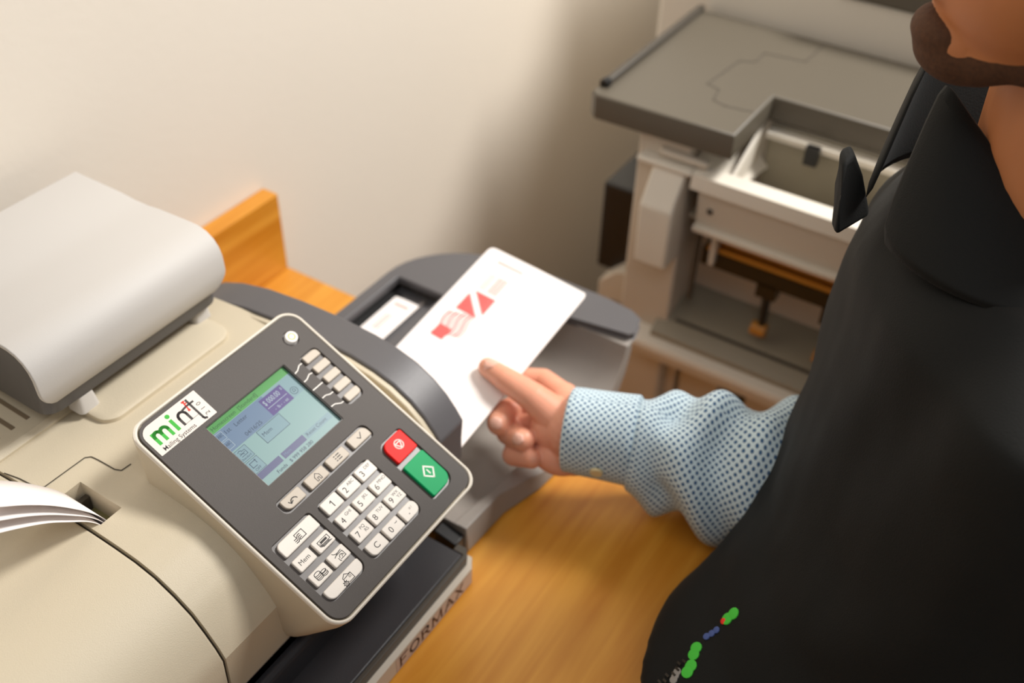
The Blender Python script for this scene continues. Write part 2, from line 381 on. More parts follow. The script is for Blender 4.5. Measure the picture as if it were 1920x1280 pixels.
# seriffed lettering on the front strip
G = {'F': ([[(0, 0), (0, 7)], [(0, 7), (4.4, 7)], [(0, 3.6), (3, 3.6)]], 5.4), 'O': ([arc(2.9, 3.5, 2.9, 3.5, 0, 360, 16)], 7.2),
     'R': ([[(0, 0), (0, 7)], [(0, 7), (2.4, 7)] + arc(2.4, 5.35, 1.8, 1.65, 90, -90, 8) + [(0, 3.7)], [(2.2, 3.7), (4.8, 0)]], 6.2),
     'M': ([[(0, 0), (0.4, 7)], [(0.4, 7), (3.3, 0.6)], [(3.3, 0.6), (6.2, 7)], [(6.2, 7), (6.6, 0)]], 8.0),
     'A': ([[(0, 0), (2.9, 7)], [(2.9, 7), (5.8, 0)], [(1.1, 2.5), (4.7, 2.5)]], 7.0), 'X': ([[(0, 0), (4.8, 7)], [(0, 7), (4.8, 0)]], 6.0)}
SERIF = {'F': [(0, 0), (0, 7)], 'R': [(0, 0), (0, 7), (4.9, 0)], 'M': [(0, 0), (0.4, 7), (6.2, 7), (6.6, 0)], 'A': [(0, 0), (5.8, 0)], 'X': [(0, 0), (0, 7), (4.8, 0), (4.8, 7)], 'O': []}
LM = Matrix.Translation((0.3330, 0.29345, 0.0055)) @ Matrix.Rotation(math.radians(90), 4, 'X') @ Matrix.Diagonal((0.00178, 0.00148, 0.001, 1))
pen = 0
brown = mat('maroon_lettering', (84, 48, 36), 0.5); lilac = mat('lilac_label_line', (170, 155, 178), 0.5)
for ch in 'FORMAX':
    st, adv = G[ch]
    for q in st: stroke(strip, [(x + pen, y) for x, y in q], 1.05, 0.30, brown, LM)
    for x, y in SERIF[ch]: stroke(strip, [(x + pen - 0.8, y), (x + pen + 0.8, y)], 0.45, 0.31, brown, LM)
    pen += adv + 1.2
LBL = mat('strip_label', (196, 178, 166), 0.4)
strip.face([LM @ Vector(p) for p in ((-3, -1.6, 0.12), (pen + 5, -1.6, 0.12), (pen + 5, 8.6, 0.12), (-3, 8.6, 0.12))], LBL)
stroke(strip, [(-3, -1.2), (pen + 5, -1.2)], 0.5, 0.2, lilac, LM)
put(strip, 'front_strip', mm, smooth=30)
for x in (0.34, 0.10):
    b = MB(); b.cyl((x, 0.33, 0.0), (x, 0.33, 0.013), 0.012, 0.012, blackm); put(b, 'rubber_foot', mm)
    b = MB(); b.cyl((x, 0.62, 0.0), (x, 0.62, 0.013), 0.012, 0.012, blackm); put(b, 'rubber_foot', mm)

# ---- control panel
tl = math.radians(25.74)
PM = Matrix.Translation((0.2768, 0.2925, 0.125)) @ Matrix(((1, 0, 0, 0), (0, math.cos(tl), -math.sin(tl), 0), (0, math.sin(tl), math.cos(tl), 0), (0, 0, 0, 1))) @ Matrix.Diagonal((0.001004, 0.000967, 0.001, 1))
def P3(u, v, w_=0): return PM @ Vector((u, v, w_))
b = MB()
def shear(u, v, dd, ins):                    # points of the housing wall below the rim
    p = P3(u, v, 0); t = v / 190
    ins_x = ins * (1 if u < 75 else -1)
    y = p.y + dd * (0.052 * (1 - t) + 0.0 * t); z = p.z - dd * (0.060 * (1 - t) + 0.058 * t)
    return Vector((p.x + ins_x * 0.001, y, z))
out = rr(-3.3, -3.3, 153.3, 193.3, (14, 13, 14, 13), 8)
rings = [[P3(u, v, -4.2) for u, v in rr(-1.0, -1.0, 151, 191, (12, 12, 12, 12), 8)], [P3(u, v, -0.4) for u, v in rr(-1.0, -1.0, 151, 191, (12, 12, 12, 12), 8)], [P3(u, v, 0.1) for u, v in rr(-1.4, -1.4, 151.4, 191.4, (12, 12, 12, 12), 8)], [P3(u, v, 0.3) for u, v in rr(-2.2, -2.2, 152.2, 192.2, (13, 13, 13, 13), 8)],
         [P3(u, v, -0.4) for u, v in out], [P3(u, v, -3.0) for u, v in out]]
rings += [[shear(u, v, d, i) + Vector((0, 0, -0.003)) for u, v in out] for d, i in ((0.15, 0.2), (0.4, 0.8), (0.7, 1.8), (0.9, 3.4), (1.0, 5.5))]
b.loft(rings, cream)
for f in b.bm.faces:
    c = f.calc_center_median()
    if (PM.inverted() @ c).z < -3.3 and f.material_index == 0: f.material_index = b.mi(beige)
panel = put(b, 'control_panel', mm, smooth=60, label='angled cream-rimmed control panel with screen and keys')
# pockets (number pad, memory pad, navigation row, stop/start, soft keys, power)
PK = [(rr(48.2, 12.2, 102.8, 67.8, (5, 5.5, 5, 5), 5)), (rr(5.8, 13.0, 42.8, 68.8, (6, 6.5, 3, 3), 5)), (rr(30.0, 76.2, 121.4, 88.4, (5, 3, 5, 3), 5)), (rr(113.4, 10.8, 139.2, 67.3, (3, 8, 3, 8), 5)), (rr(124.3, 104.5, 142.2, 156.6, (4, 4, 4, 4), 5)), arc(133.6, 172.7, 6.2, 6.2, 0, 357, 30)]
HOLE_S = rr(36.6, 100.2, 113.4, 160.6, 1.0, 3)
b = MB(); b.add(plate([rr(0, 0, 150, 190, (11, 11, 11, 11), 8)] + PK + [HOLE_S], 2.2, 0.35), PM @ T(0, 0, -0.75), facedark)
put(b, 'face_plate', panel, smooth=40)
b = MB(); b.add(plate([rr(2, 2, 148, 188, 9, 6), HOLE_S], 0.4, 0.0), PM @ T(0, 0, -1.75), pocketm); put(b, 'key_bed', panel)
# print on the face (leader lines between screen and soft keys)
b = MB()
for q in ([(123.8, 152.4), (121.2, 152.5), (117.4, 150.2), (114.2, 149.6)], [(123.8, 141.8), (121.5, 142.4), (117.1, 140.5), (114.2, 140.3)], [(123.8, 131.2), (114, 131.2)], [(123.8, 120.6), (120.9, 120.7), (117.8, 122.3), (114.5, 122.2)], [(123.8, 110.0), (121.6, 110.1), (117.6, 112.8), (114.3, 113.0)]):
    stroke(b, q, 0.75, 0.42, whitep, PM)
put(b, 'leader_lines', panel)
# keys
def key(name, lp, top, m_, draw=None, label=None):
    k = MB(); h = top + 1.5
    k.add(plate([lp], h, 0.7, 2), PM @ T(0, 0, top - h / 2), m_)
    if draw: draw(k, top + 0.04)
    return put(k, name, panel, smooth=45, label=label)
def tx(k, s_, x, y, size, z, m_=ink, al='CENTER', rot=0, sx=1.0): k.add(text(s_, size, al, 0.0), PM @ T(x, y, z, rot, (sx, 1, 1)), m_)
nums = [('1', '', 0, 3), ('2', 'ABC', 1, 3), ('3', 'DEF', 2, 3), ('4', 'GHI', 0, 2), ('5', 'JKL', 1, 2), ('6', 'MNO', 2, 2), ('7', 'PQ|RS', 0, 1), ('8', 'TUV', 1, 1), ('9', 'WX|YZ', 2, 1), ('C', '', 0, 0), ('0', '_', 1, 0), ('.', '#/', 2, 0)]
for s_, sub, i, j in nums:
    u0 = 50.4 + 17.9 * i; v0 = 13.4 + 14.2 * j; r = [1.2] * 4
    if s_ == 'C': r[0] = 4.2
    if s_ == '.': r[1] = 5.0; r[2] = 4.0
    if s_ == '3': r[3] = 1.2
    def d(k, z, s_=s_, sub=sub, u0=u0, v0=v0):
        cx, cy = u0 + 7.6, v0 + 5.0
        if s_ == '1': stroke(k, [(cx - 0.9, cy + 1.3), (cx + 0.5, cy + 2.3), (cx + 0.5, cy - 2.4)], 0.7, z, ink, PM)
        elif s_ == 'C': tx(k, s_, cx, cy, 6.6, z)
        elif s_ == '.': tx(k, '.', cx - 1.6, cy + 0.4, 7.5, z); tx(k, '#', cx + 1.4, cy + 1.4, 2.8, z, inkgrey); tx(k, '/', cx + 3.2, cy + 1.4, 2.8, z, inkgrey)
        elif sub == '_': tx(k, s_, cx - 2.4, cy, 6.6, z); stroke(k, [(cx + 3.0, cy + 1.6), (cx + 4.6, cy + 1.4), (cx + 5.2, cy + 1.8)], 0.45, z, ink, PM)
        else:
            tx(k, s_, cx - 3.6, cy, 6.6, z)
            if '|' in sub:
                a_, c_ = sub.split('|'); tx(k, a_, cx + 2.4, cy + 2.3, 3.4, z); tx(k, c_, cx + 3.6, cy - 1.1, 3.4, z)
            else: tx(k, sub, cx + 3.1, cy + 2.1, 3.4, z)
    key('number_key', rr(u0, v0, u0 + 15.6, v0 + 10.4, tuple(r), 4), 1.5, keym, d)
def i_mail(k, z):
    st = lambda q, w_=0.55: stroke(k, q, w_, z, ink, PM)
    st([(22.6, 61.0), (22.6, 63.8), (29.6, 63.8), (29.6, 58.6), (24.2, 58.6)])
    for dy in (0, -1.3, -2.6): st([(26.3, 62.3 + dy), (24.6, 62.4 + dy), (22.4, 60.9 + dy), (20.4, 61.0 + dy)], 0.6)
    stroke(k, [(24.2, 58.6), (24.2, 59.6)], 0.5, z, ink, PM)
key('function_key', rr(8.2, 56.0, 41.2, 67.0, (1.4, 1.2, 1.2, 4.0), 4), 1.5, keym, i_mail)
key('function_key', rr(8.0, 42.0, 23.4, 52.0, 1.2, 4), 1.5, keym, lambda k, z: tx(k, 'Mem', 15.6, 47.0, 4.8, z))
def i_stack(k, z):
    for e in (0.0, 0.9, 1.8): stroke(k, [(29.6 + e, 48.0 - e), (29.6 + e, 45.0 - e * 0.6), (37.6 + e, 45.0 - e * 0.6)], 0.45, z, ink, PM)
    stroke(k, [(29.6, 48.9), (39.0, 48.9), (39.0, 45.6), (29.6, 45.6)], 0.5, z, ink, PM, True); k.face([PM @ Vector(p) for p in ((31.2, 46.4, z), (37.4, 46.4, z), (37.4, 48.1, z), (31.2, 48.1, z))], ink)
key('function_key', rr(26.2, 41.8, 41.4, 51.8, 1.2, 4), 1.5, keym, i_stack)
def i_scale(k, z):
    s2 = lambda q: stroke(k, q, 0.5, z, ink, PM)
    s2([(32.2, 33.6), (38.0, 33.6), (38.0, 29.6), (33.4, 29.6)]); s2([(32.2, 31.2), (32.2, 29.0), (32.8, 28.8)]); s2(arc(35.2, 30.0, 2.0, 2.4, 20, 160)); s2([(35.2, 30.4), (36.2, 31.8)])
    s2(arc(34.4, 37.4, 3.8, 3.0, 200, 300)); s2([(30.6, 33.0), (33.6, 34.2), (37.8, 34.8)])
key('function_key', rr(26.2, 27.4, 41.4, 37.5, 1.2, 4), 1.5, keym, i_scale)
def i_coin(k, z):
    s2 = lambda q: stroke(k, q, 0.5, z, ink, PM)
    for dy in (0, -1.2, -2.4, -3.4): s2(arc(14.2, 34.2 + dy, 2.6, 1.0, 150, 380, 8))
    s2(arc(14.2, 34.6, 2.4, 1.0, 20, 160, 6))
    for dy in (0, -1.2, -2.2): s2(arc(18.6, 32.6 + dy, 2.2, 0.9, 160, 370, 8))
    s2(arc(18.6, 32.9, 2.2, 0.9, 0, 360, 10))
key('function_key', rr(8.2, 27.4, 23.4, 37.4, 1.2, 4), 1.5, keym, i_coin)
def i_gear(k, z):
    s2 = lambda q, w_=0.5: stroke(k, q, w_, z, ink, PM)
    s2([(23.6, 16.6), (23.6, 19.6), (26.6, 21.4), (29.0, 19.4), (30.6, 19.4), (30.6, 14.8), (25.4, 14.8)]); s2([(24.2, 18.8), (29.8, 19.2)]); stroke(k, [(28.0, 17.0), (29.4, 17.0), (29.4, 18.2), (28.0, 18.2)], 0.35, z, inkgrey, PM, True)
    s2(arc(23.2, 15.6, 1.5, 1.5, 0, 360, 12)); s2(arc(23.2, 15.6, 0.6, 0.6, 0, 360, 8), 0.4)
    for a in range(0, 360, 45): s2([(23.2 + 1.6 * math.cos(math.radians(a)), 15.6 + 1.6 * math.sin(math.radians(a))), (23.2 + 2.2 * math.cos(math.radians(a)), 15.6 + 2.2 * math.sin(math.radians(a)))], 0.6)
key('function_key', rr(7.8, 13.9, 41.2, 23.0, (5.0, 5.5, 1.4, 1.4), 5), 1.5, keym, i_gear)
def i_back(k, z):
    stroke(k, arc(41.5, 80.2, 3.0, 3.0, 20, 165, 10), 0.75, z, ink, PM); stroke(k, [(37.2, 82.6), (38.4, 80.6), (40.6, 81.6)], 0.7, z, ink, PM)
def i_home(k, z):
    stroke(k, [(63.4, 79.2), (63.4, 82.8), (65.6, 85.0), (67.8, 82.8), (67.8, 79.2), (66.4, 79.2), (66.4, 81.4), (64.9, 81.4), (64.9, 79.2), (63.4, 79.2)], 0.5, z, ink, PM)
def i_list(k, z):
    for dy in (0, -1.9, -3.8):
        stroke(k, [(84.6, 84.2 + dy), (85.2, 84.2 + dy)], 0.8, z, ink, PM); stroke(k, [(86.6, 84.2 + dy), (89.6, 84.2 + dy)], 0.75, z, ink, PM)
def i_check(k, z): stroke(k, [(108.6, 82.8), (110.4, 80.8), (113.4, 84.6)], 0.7, z, ink, PM)
key('menu_key', rr(32.8, 77.6, 50.5, 87.0, (5.0, 1.2, 1.2, 1.2), 4), 1.5, keygrey, i_back)
key('menu_key', rr(55.7, 77.4, 74.0, 86.6, 1.2, 4), 1.5, keygrey, i_home)
key('menu_key', rr(77.4, 77.6, 95.6, 86.6, 1.2, 4), 1.5, keygrey, i_list)
key('menu_key', rr(100.8, 77.6, 119.6, 86.8, (1.2, 1.2, 5.0, 1.2), 4), 1.5, keygrey, i_check)
for i in range(5):
    v0 = 148.7 - 10.55 * i; r = (1.0, 1.0, 3.2 if i == 0 else 1.0, 1.0) if i < 4 else (1.2, 3.0, 1.0, 1.0)
    key('soft_key', rr(126.6, v0, 140.8, v0 + 6.6, r, 4), 1.5, keygrey)
def i_stop(k, z):
    c = (127.6, 58.0); stroke(k, arc(c[0], c[1], 3.5, 3.6, 0, 360, 20), 0.85, z, whitep, PM)
    stroke(k, [(c[0] - 2.7, c[1] + 1.5), (c[0] + 2.7, c[1] + 1.5), (c[0], c[1] - 3.0)], 0.75, z, whitep, PM, True)
key('stop_key', rr(115.8, 47.2, 137.6, 66.0, (1.5, 1.5, 1.5, 7.0), 5), 1.9, redk, i_stop, 'red stop key')
def i_start(k, z):
    c = (127.4, 28.0); stroke(k, [(c[0] - 5.0, c[1]), (c[0], c[1] + 5.6), (c[0] + 5.0, c[1]), (c[0], c[1] - 5.6)], 1.15, z, whitep, PM, True)
    stroke(k, [(c[0], c[1] - 1.6), (c[0], c[1] + 1.8)], 0.95, z, whitep, PM)
key('start_key', rr(115.6, 12.2, 137.6, 43.4, (1.5, 8.0, 1.5, 1.5), 5), 1.9, greenk, i_start, 'green start key')
def i_pow(k, z):
    stroke(k, arc(133.6, 172.7, 2.5, 2.5, 0, 360, 24), 0.8, z, lime, PM)
key('power_key', arc(133.6, 172.7, 4.9, 4.9, 0, 352, 32), 3.0, mat('power_key_plastic', (240, 234, 226), 0.3, emit=0.15), i_pow, 'round white power key')
# screen
def scr(name, rgb, e=0.16): return mat(name, tuple(x * 0.86 for x in rgb), 0.3, emit=e, spec=0.3)
sbg = scr('lcd_background', (134, 168, 168)); sgr = scr('lcd_green', (84, 158, 84)); sbl = scr('lcd_blue', (104, 128, 156)); spu = scr('lcd_purple', (86, 72, 132)); sba = scr('lcd_bar', (88, 92, 130)); sli = scr('lcd_light', (168, 186, 196)); sbx = scr('lcd_box', (124, 156, 166)); sink = scr('lcd_ink', (52, 72, 96), 0.12); sgi = scr('lcd_green_ink', (48, 96, 54), 0.12)
b = MB(); Z0 = -2.6
def q4(u0, v0, u1, v1, m_, z): b.face([PM @ Vector(p) for p in ((u0, v0, z), (u1, v0, z), (u1, v1, z), (u0, v1, z))], m_)
b.add(plate([rr(36.7, 100.3, 113.3, 160.5, 1, 2)], 0.6), PM @ T(0, 0, Z0 - 0.35), sbg)
q4(37.2, 154.0, 112.6, 160.4, sgr, Z0); q4(37.2, 136.0, 84.0, 153.6, sbl, Z0); q4(84, 136.8, 112, 153.6, scr('lcd_haze', (126, 158, 166)), Z0 + 0.005)
q4(79.3, 136.6, 100.6, 151.8, spu, Z0 + 0.02); q4(80.4, 142.7, 99.4, 143.1, sli, Z0 + 0.04)
q4(61.0, 124.2, 83.4, 135.4, sbx, Z0 + 0.02); stroke(b, [(61.0, 124.2), (83.4, 124.2), (83.4, 135.4), (61.0, 135.4)], 0.35, Z0 + 0.03, sink, PM, True)
q4(38.4, 107.3, 59.6, 112.5, sba, Z0 + 0.02); q4(61.4, 107.3, 83.4, 112.5, sba, Z0 + 0.02); q4(84.6, 107.2, 110.6, 112.4, sbx, Z0 + 0.02)
def st(s_, x, y, size, m_, al='LEFT', sx=1.0): b.add(text(s_, size, al, 0.0), PM @ T(x, y, Z0 + 0.05, 0, (sx, 1, 1)), m_)
st('Homescreen', 39.6, 157.0, 4.3, sgi); st('[Standard]', 64.5, 157.0, 4.3, sgi)
st('1st', 44.6, 149.6, 4.6, sink); st('Letter', 54.0, 149.4, 4.6, sink); st('04/16/25', 54.4, 139.0, 4.4, sink)
st('$ 000.00', 80.6, 147.3, 6.0, sli, sx=0.72); st('0', 98.2, 148.6, 3.4, sli, sx=0.8); st('-  lb -  - oz', 84.0, 139.4, 3.6, sli, sx=0.85)
st('Mem', 62.6, 130.6, 4.4, sink); st('ABC', 38.8, 149.8, 3.4, sink, sx=0.7); st('ABC', 38.8, 142.0, 3.4, sink, sx=0.7)
st('Reset Count', 85.4, 109.8, 4.0, sink); st('Funds   $ 999 958 280', 50.0, 103.8, 3.9, sink); st('Mem', 62.6, 109.9, 3.4, sbl)
stroke(b, arc(105.2, 141.2, 2.9, 2.9, 0, 360, 16), 0.4, Z0 + 0.05, sink, PM); stroke(b, [(104.1, 140.4), (106.3, 140.4), (106.3, 141.8), (105.2, 142.8), (104.1, 141.8)], 0.4, Z0 + 0.05, sink, PM, True)
for v0 in (146.0, 138.2): stroke(b, [(38.2, v0), (43.8, v0), (43.8, v0 + 6.6), (38.2, v0 + 6.6)], 0.3, Z0 + 0.04, sli, PM, True)
for v0 in (124.4, 113.0): q4(38.4, v0, 48.6, v0 + 10.2, sbx, Z0 + 0.01); stroke(b, [(38.4, v0), (48.6, v0), (48.6, v0 + 10.2), (38.4, v0 + 10.2)], 0.3, Z0 + 0.03, sink, PM, True)
stroke(b, [(40.4, 132.6), (42, 133.2), (43.6, 132.6)], 0.4, Z0 + 0.05, sink, PM); stroke(b, [(40.8, 128.4), (46, 128.4), (46, 132), (43, 132)], 0.4, Z0 + 0.05, sink, PM); stroke(b, [(41.0, 131.4), (43.8, 129.4)], 0.4, Z0 + 0.05, sink, PM); stroke(b, [(40.4, 130), (45, 130.6)], 0.4, Z0 + 0.05, sink, PM)
st('Standard', 39.0, 126.4, 2.3, sink); st('OFF', 40.4, 115.0, 2.9, sink)
stroke(b, [(44.2, 117.4), (40.4, 117.4), (40.4, 121.4), (46.0, 121.4)], 0.5, Z0 + 0.05, sink, PM); stroke(b, [(45.4, 122.2), (45.4, 119.0)], 0.5, Z0 + 0.05, sink, PM)
put(b, 'display_screen', panel, label='lit blue-green display screen')
b = MB(); b.add(plate([rr(36.4, 100.0, 113.6, 160.8, 1, 3), rr(37.2, 100.9, 112.9, 160.3, 0.6, 3)], 2.6, 0.0), PM @ T(0, 0, -1.6), mat('screen_bezel', (52, 45, 38), 0.4))
b.add(plate([rr(36.6, 100.4, 37.5, 160.4, 0.3, 2)], 0.5, 0.15), PM @ T(0, 0, -0.9), silver)
put(b, 'screen_bezel', panel)
# badge sticker
b = MB()
b.add(plate([rr(2.0, 163.9, 51.0, 187.0, (0.6, 0.6, 0.6, 8.0), 6)], 0.16, 0.0), PM @ T(0, 0, 0.44), stick)
z = 0.56
def sg(q, w_, m_): stroke(b, q, w_, z, m_, PM)
sg([(7.6, 171.4), (7.6, 179.6)], 2.5, lgreen); sg([(7.6, 176.6)] + arc(10.4, 176.8, 2.7, 2.8, 150, 0, 10) + [(13.1, 171.4)], 2.4, lgreen); sg([(13.1, 176.6)] + arc(15.9, 176.8, 2.7, 2.8, 150, 0, 10) + [(18.6, 171.4)], 2.4, lgreen)
sg([(23.6, 171.6), (23.6, 179.4)], 2.6, lgreen); b.add(plate([arc(24.0, 183.4, 1.7, 1.7, 0, 345, 20)], 0.02), PM @ T(0, 0, z), lgreen)
sg([(28.8, 171.4), (28.8, 176.6)] + arc(32.0, 176.8, 3.1, 3.4, 180, 0, 12) + [(35.1, 171.6)], 1.9, ink)
sg([(41.6, 184.6), (41.6, 167.4), (42.0, 166.2), (43.2, 165.6)], 1.7, ink); sg([(34.8, 180.4), (38.8, 181.0), (44.6, 181.0)], 1.5, ink)
sg([(39.2, 184.6), (38.4, 177.6)], 1.1, lred); sg([(38.4, 184.9), (39.9, 184.9)], 1.4, lred); sg([(39.1, 183.0), (40.4, 183.0)], 1.0, lred); sg([(38.1, 177.6), (38.7, 177.6)], 1.6, lred)
sg([(28.6, 171.1), (41.6, 171.1)], 0.25, ink)
b.add(text('Mailing Systems', 4.7, 'LEFT', 0.0, 0.015), PM @ T(6.0, 166.6, z, 0, (0.94, 1, 1)), ink)
for ch, vv in (('0', 177.2), ('1', 172.6), ('2', 168.0)): b.add(text(ch, 5.0, 'CENTER', 0.0), PM @ T(46.4, vv, z, 90), ink)
put(b, 'badge_sticker', panel, label='white badge sticker with green and black lettering')

# ------------------------------------------------------------------ blank tape strips curling out of the slot
def sheet(path, y0, y1, m_, name, th=0.00035):
    q = [Vector(p) for p in path]; q = [2 * q[0] - q[1]] + q + [2 * q[-1] - q[-2]]; path = []
    for i in range(1, len(q) - 2):
        for j in range(5):
            t = j / 5; a0, a1, a2, a3 = q[i - 1:i + 3]
            path.append(tuple(0.5 * (2 * a1 + (a2 - a0) * t + (2 * a0 - 5 * a1 + 4 * a2 - a3) * t * t + (3 * a1 - a0 - 3 * a2 + a3) * t ** 3)))
    path.append(tuple(q[-2]))
    k = MB(); L2 = [[k.bm.verts.new((x, y, z_)) for y in (y0, (y0 + y1) / 2, y1)] for x, z_ in path]
    for p, q in zip(L2, L2[1:]):
        for i in range(2):
            f = k.bm.faces.new((p[i], p[i + 1], q[i + 1], q[i])); f.material_index = k.mi(m_)
    return k.build(name, solid=th, smooth=60)
paths = [([(0.2415, 0.1415), (0.2385, 0.158), (0.231, 0.173), (0.220, 0.1885), (0.208, 0.203), (0.194, 0.217), (0.1805, 0.2285)], 'topmost blank paper strip curling out of the slot in the beige cover'),
         ([(0.2400, 0.1415), (0.2368, 0.157), (0.229, 0.171), (0.2175, 0.1845), (0.205, 0.1975), (0.190, 0.2105), (0.170, 0.2250)], 'middle blank paper strip in the slot, just under the topmost one'),
         ([(0.2385, 0.1415), (0.2350, 0.156), (0.227, 0.169), (0.215, 0.181), (0.202, 0.1930), (0.186, 0.2045), (0.168, 0.2160)], 'lowest blank paper strip fanning out nearest the beige cover')]
for i, (p, lb) in enumerate(paths):
    tag(sheet(p, 0.4525 - 0.0003 * i, 0.4870 - 0.0003 * i, paper, 'paper_strip'), lb, 'paper strip', 'paper strips in the label slot')

# ------------------------------------------------------------------ catch tray
ct = thing('catch_tray', (0.58, 0.42, 0.0), 'grey and charcoal mail catch tray at the right end of the mailing machine', 'tray')
prof = [(0.449, 0.003), (0.449, 0.030), (0.50, 0.017), (0.56, 0.010), (0.60, 0.0095), (0.630, 0.0105), (0.652, 0.016), (0.668, 0.027), (0.679, 0.040), (0.686, 0.053), (0.689, 0.062)]
back = [(0.700, 0.062), (0.699, 0.050), (0.692, 0.028), (0.678, 0.008), (0.655, 0.001), (0.45, 0.001)]
b = MB(); b.prism_y(prof[1:] + back, 0.322, 0.462, greytray); b.prism_y(prof[3:] + back[:-1] + [(0.56, 0.001)], 0.2985, 0.3225, greytray)
put(b, 'tray_floor', ct, smooth=50, bevel=0.0008)
b = MB()
capout = [(0.484, 0.524), (0.484, 0.543), (0.645, 0.543)] + [(0.645 + 0.085 * math.sin(math.radians(a)) , 0.435 + 0.108 * math.cos(math.radians(a))) for a in range(8, 82, 8)] + [(0.7315, 0.40), (0.7310, 0.345), (0.7275, 0.316), (0.721, 0.304), (0.702, 0.2995), (0.6975, 0.302)]
cap_in = [(0.6885, 0.360), (0.6835, 0.462), (0.660, 0.470), (0.484, 0.470)]
b.add(plate([[(x * 1000, y * 1000) for x, y in capout + cap_in], [(x * 1000, y * 1000) for x, y in rr(0.553, 0.478, 0.646, 0.532, 0.002, 2)]], 9.0, 1.6, 2), Matrix.Translation((0, 0, 0.0655)) @ Matrix.Diagonal((0.001, 0.001, 0.001, 1)), dark)
put(b, 'rim_cover', ct, smooth=40)
b = MB(); b.prism_z([(0.555, 0.4775), (0.65, 0.4775), (0.65, 0.534), (0.555, 0.534)], 0.048, 0.0535, dark); b.box(0.555, 0.645, 0.4965, 0.5, 0.0535, 0.0560, pocketm)
b.box(0.553, 0.648, 0.5325, 0.5355, 0.045, 0.063, blackm); b.box(0.553, 0.648, 0.4745, 0.4775, 0.045, 0.063, blackm); b.box(0.553, 0.64, 0.5225, 0.5325, 0.0536, 0.0540, blackm); b.box(0.553, 0.64, 0.4775, 0.4855, 0.0536, 0.0540, blackm)
put(b, 'label_channel', ct)
b = MB(); b.box(0.484, 0.66, 0.464, 0.5365, 0.001, 0.0470, greytray); b.box(0.484, 0.66, 0.5362, 0.540, 0.001, 0.0605, greytray); b.prism_z([(0.655, 0.464), (0.69, 0.464), (0.715, 0.43), (0.715, 0.345), (0.70, 0.323), (0.70, 0.32), (0.722, 0.34), (0.722, 0.44), (0.68, 0.520), (0.655, 0.536)], 0.001, 0.0605, greytray)
put(b, 'tray_wall', ct, bevel=0.002)
b = MB()
b.loft([[(0.4492, 0.313, 0.002), (0.4492, 0.328, 0.002), (0.4492, 0.328, 0.030), (0.4492, 0.315, 0.030)], [(0.500, 0.311, 0.002), (0.500, 0.324, 0.002), (0.500, 0.324, 0.024), (0.500, 0.316, 0.024)], [(0.540, 0.300, 0.002), (0.56, 0.322, 0.002), (0.56, 0.322, 0.018), (0.548, 0.304, 0.014)], [(0.60, 0.294, 0.002), (0.60, 0.322, 0.002), (0.60, 0.322, 0.010), (0.60, 0.298, 0.008)]], greytray)
put(b, 'side_lip', ct, bevel=0.001)
b = MB(); b.prism_x([(0.338, 0.003), (0.338, 0.026), (0.316, 0.022), (0.316, 0.003)], 0.4360, 0.4486, blackm); put(b, 'entry_slot', ct, bevel=0.001)
b = MB(); b.cyl((0.7125, 0.309, 0.060), (0.7165, 0.3085, 0.0655), 0.0045, 0.004, silver); put(b, 'corner_trim', ct)

# printed strip in the channel
def envelope_mesh(name, P0, ex, ey, L_, W_, th, draw, sag=0.0, cuts=24, corner=0.0):
    nz = ex.cross(ey).normalized()
    if nz.z < 0: nz = -nz
    k = MB()
    def pt(a, c, h=0.0): return P0 + ex * a + ey * c + nz * (h + sag * math.sin(math.pi * min(1, max(0, a / L_))))
    def contour(i):
        a = L_ * i / cuts
        e = 0.0
        if corner and L_ - a < corner: e = corner - math.sqrt(max(0, corner ** 2 - (corner - (L_ - a)) ** 2)); e *= 0.8
        return a, e
    rings = []
    for i in list(range(cuts)) + [cuts - 0.6, cuts - 0.3, cuts - 0.1, cuts]:
        a, e = contour(i); rings.append([pt(a, e, -th / 2), pt(a, W_ - e * 0.5, -th / 2), pt(a, W_ - e * 0.5, th / 2), pt(a, W_ / 2, th * 0.9), pt(a, e, th / 2)])
    k.loft(rings, paper); draw(k, pt, th); return k.build(name, smooth=50)
def ink_stroke(k, pt, q, w_, h, m_):
    for a, c in zip(q, q[1:]):
        a = Vector(a); c = Vector(c); n_ = max(1, int((c - a).length / 0.008)); d = (c - a).normalized(); nn = Vector((-d.y, d.x)) * w_ / 2
        for i in range(n_):
            p = a + (c - a) * i / n_; q2 = a + (c - a) * (i + 1) / n_
            k.face([pt(v.x, v.y, h) for v in (p - nn, q2 - nn, q2 + nn, p + nn)], m_)
def small_draw(k, pt, th):
    ink_stroke(k, pt, [(0.056, 0.006), (0.056, 0.022)], 0.003, th + 0.0003, palered)
    ink_stroke(k, pt, [(0.004, 0.004), (0.004, 0.024)], 0.004, th + 0.0003, redink)
    for c in (0.010, 0.014): ink_stroke(k, pt, [(0.015, c), (0.040, c)], 0.0016, th + 0.0003, palered)
sm = envelope_mesh('postage_strip', Vector((0.5665, 0.524, 0.0568)), Vector((1, 0.02, 0.0)).normalized(), Vector((0, -1, 0)), 0.066, 0.0285, 0.0004, small_draw, corner=0.003)
tag(sm, 'short white printed strip lying in the dark channel of the catch tray', 'postage strip')

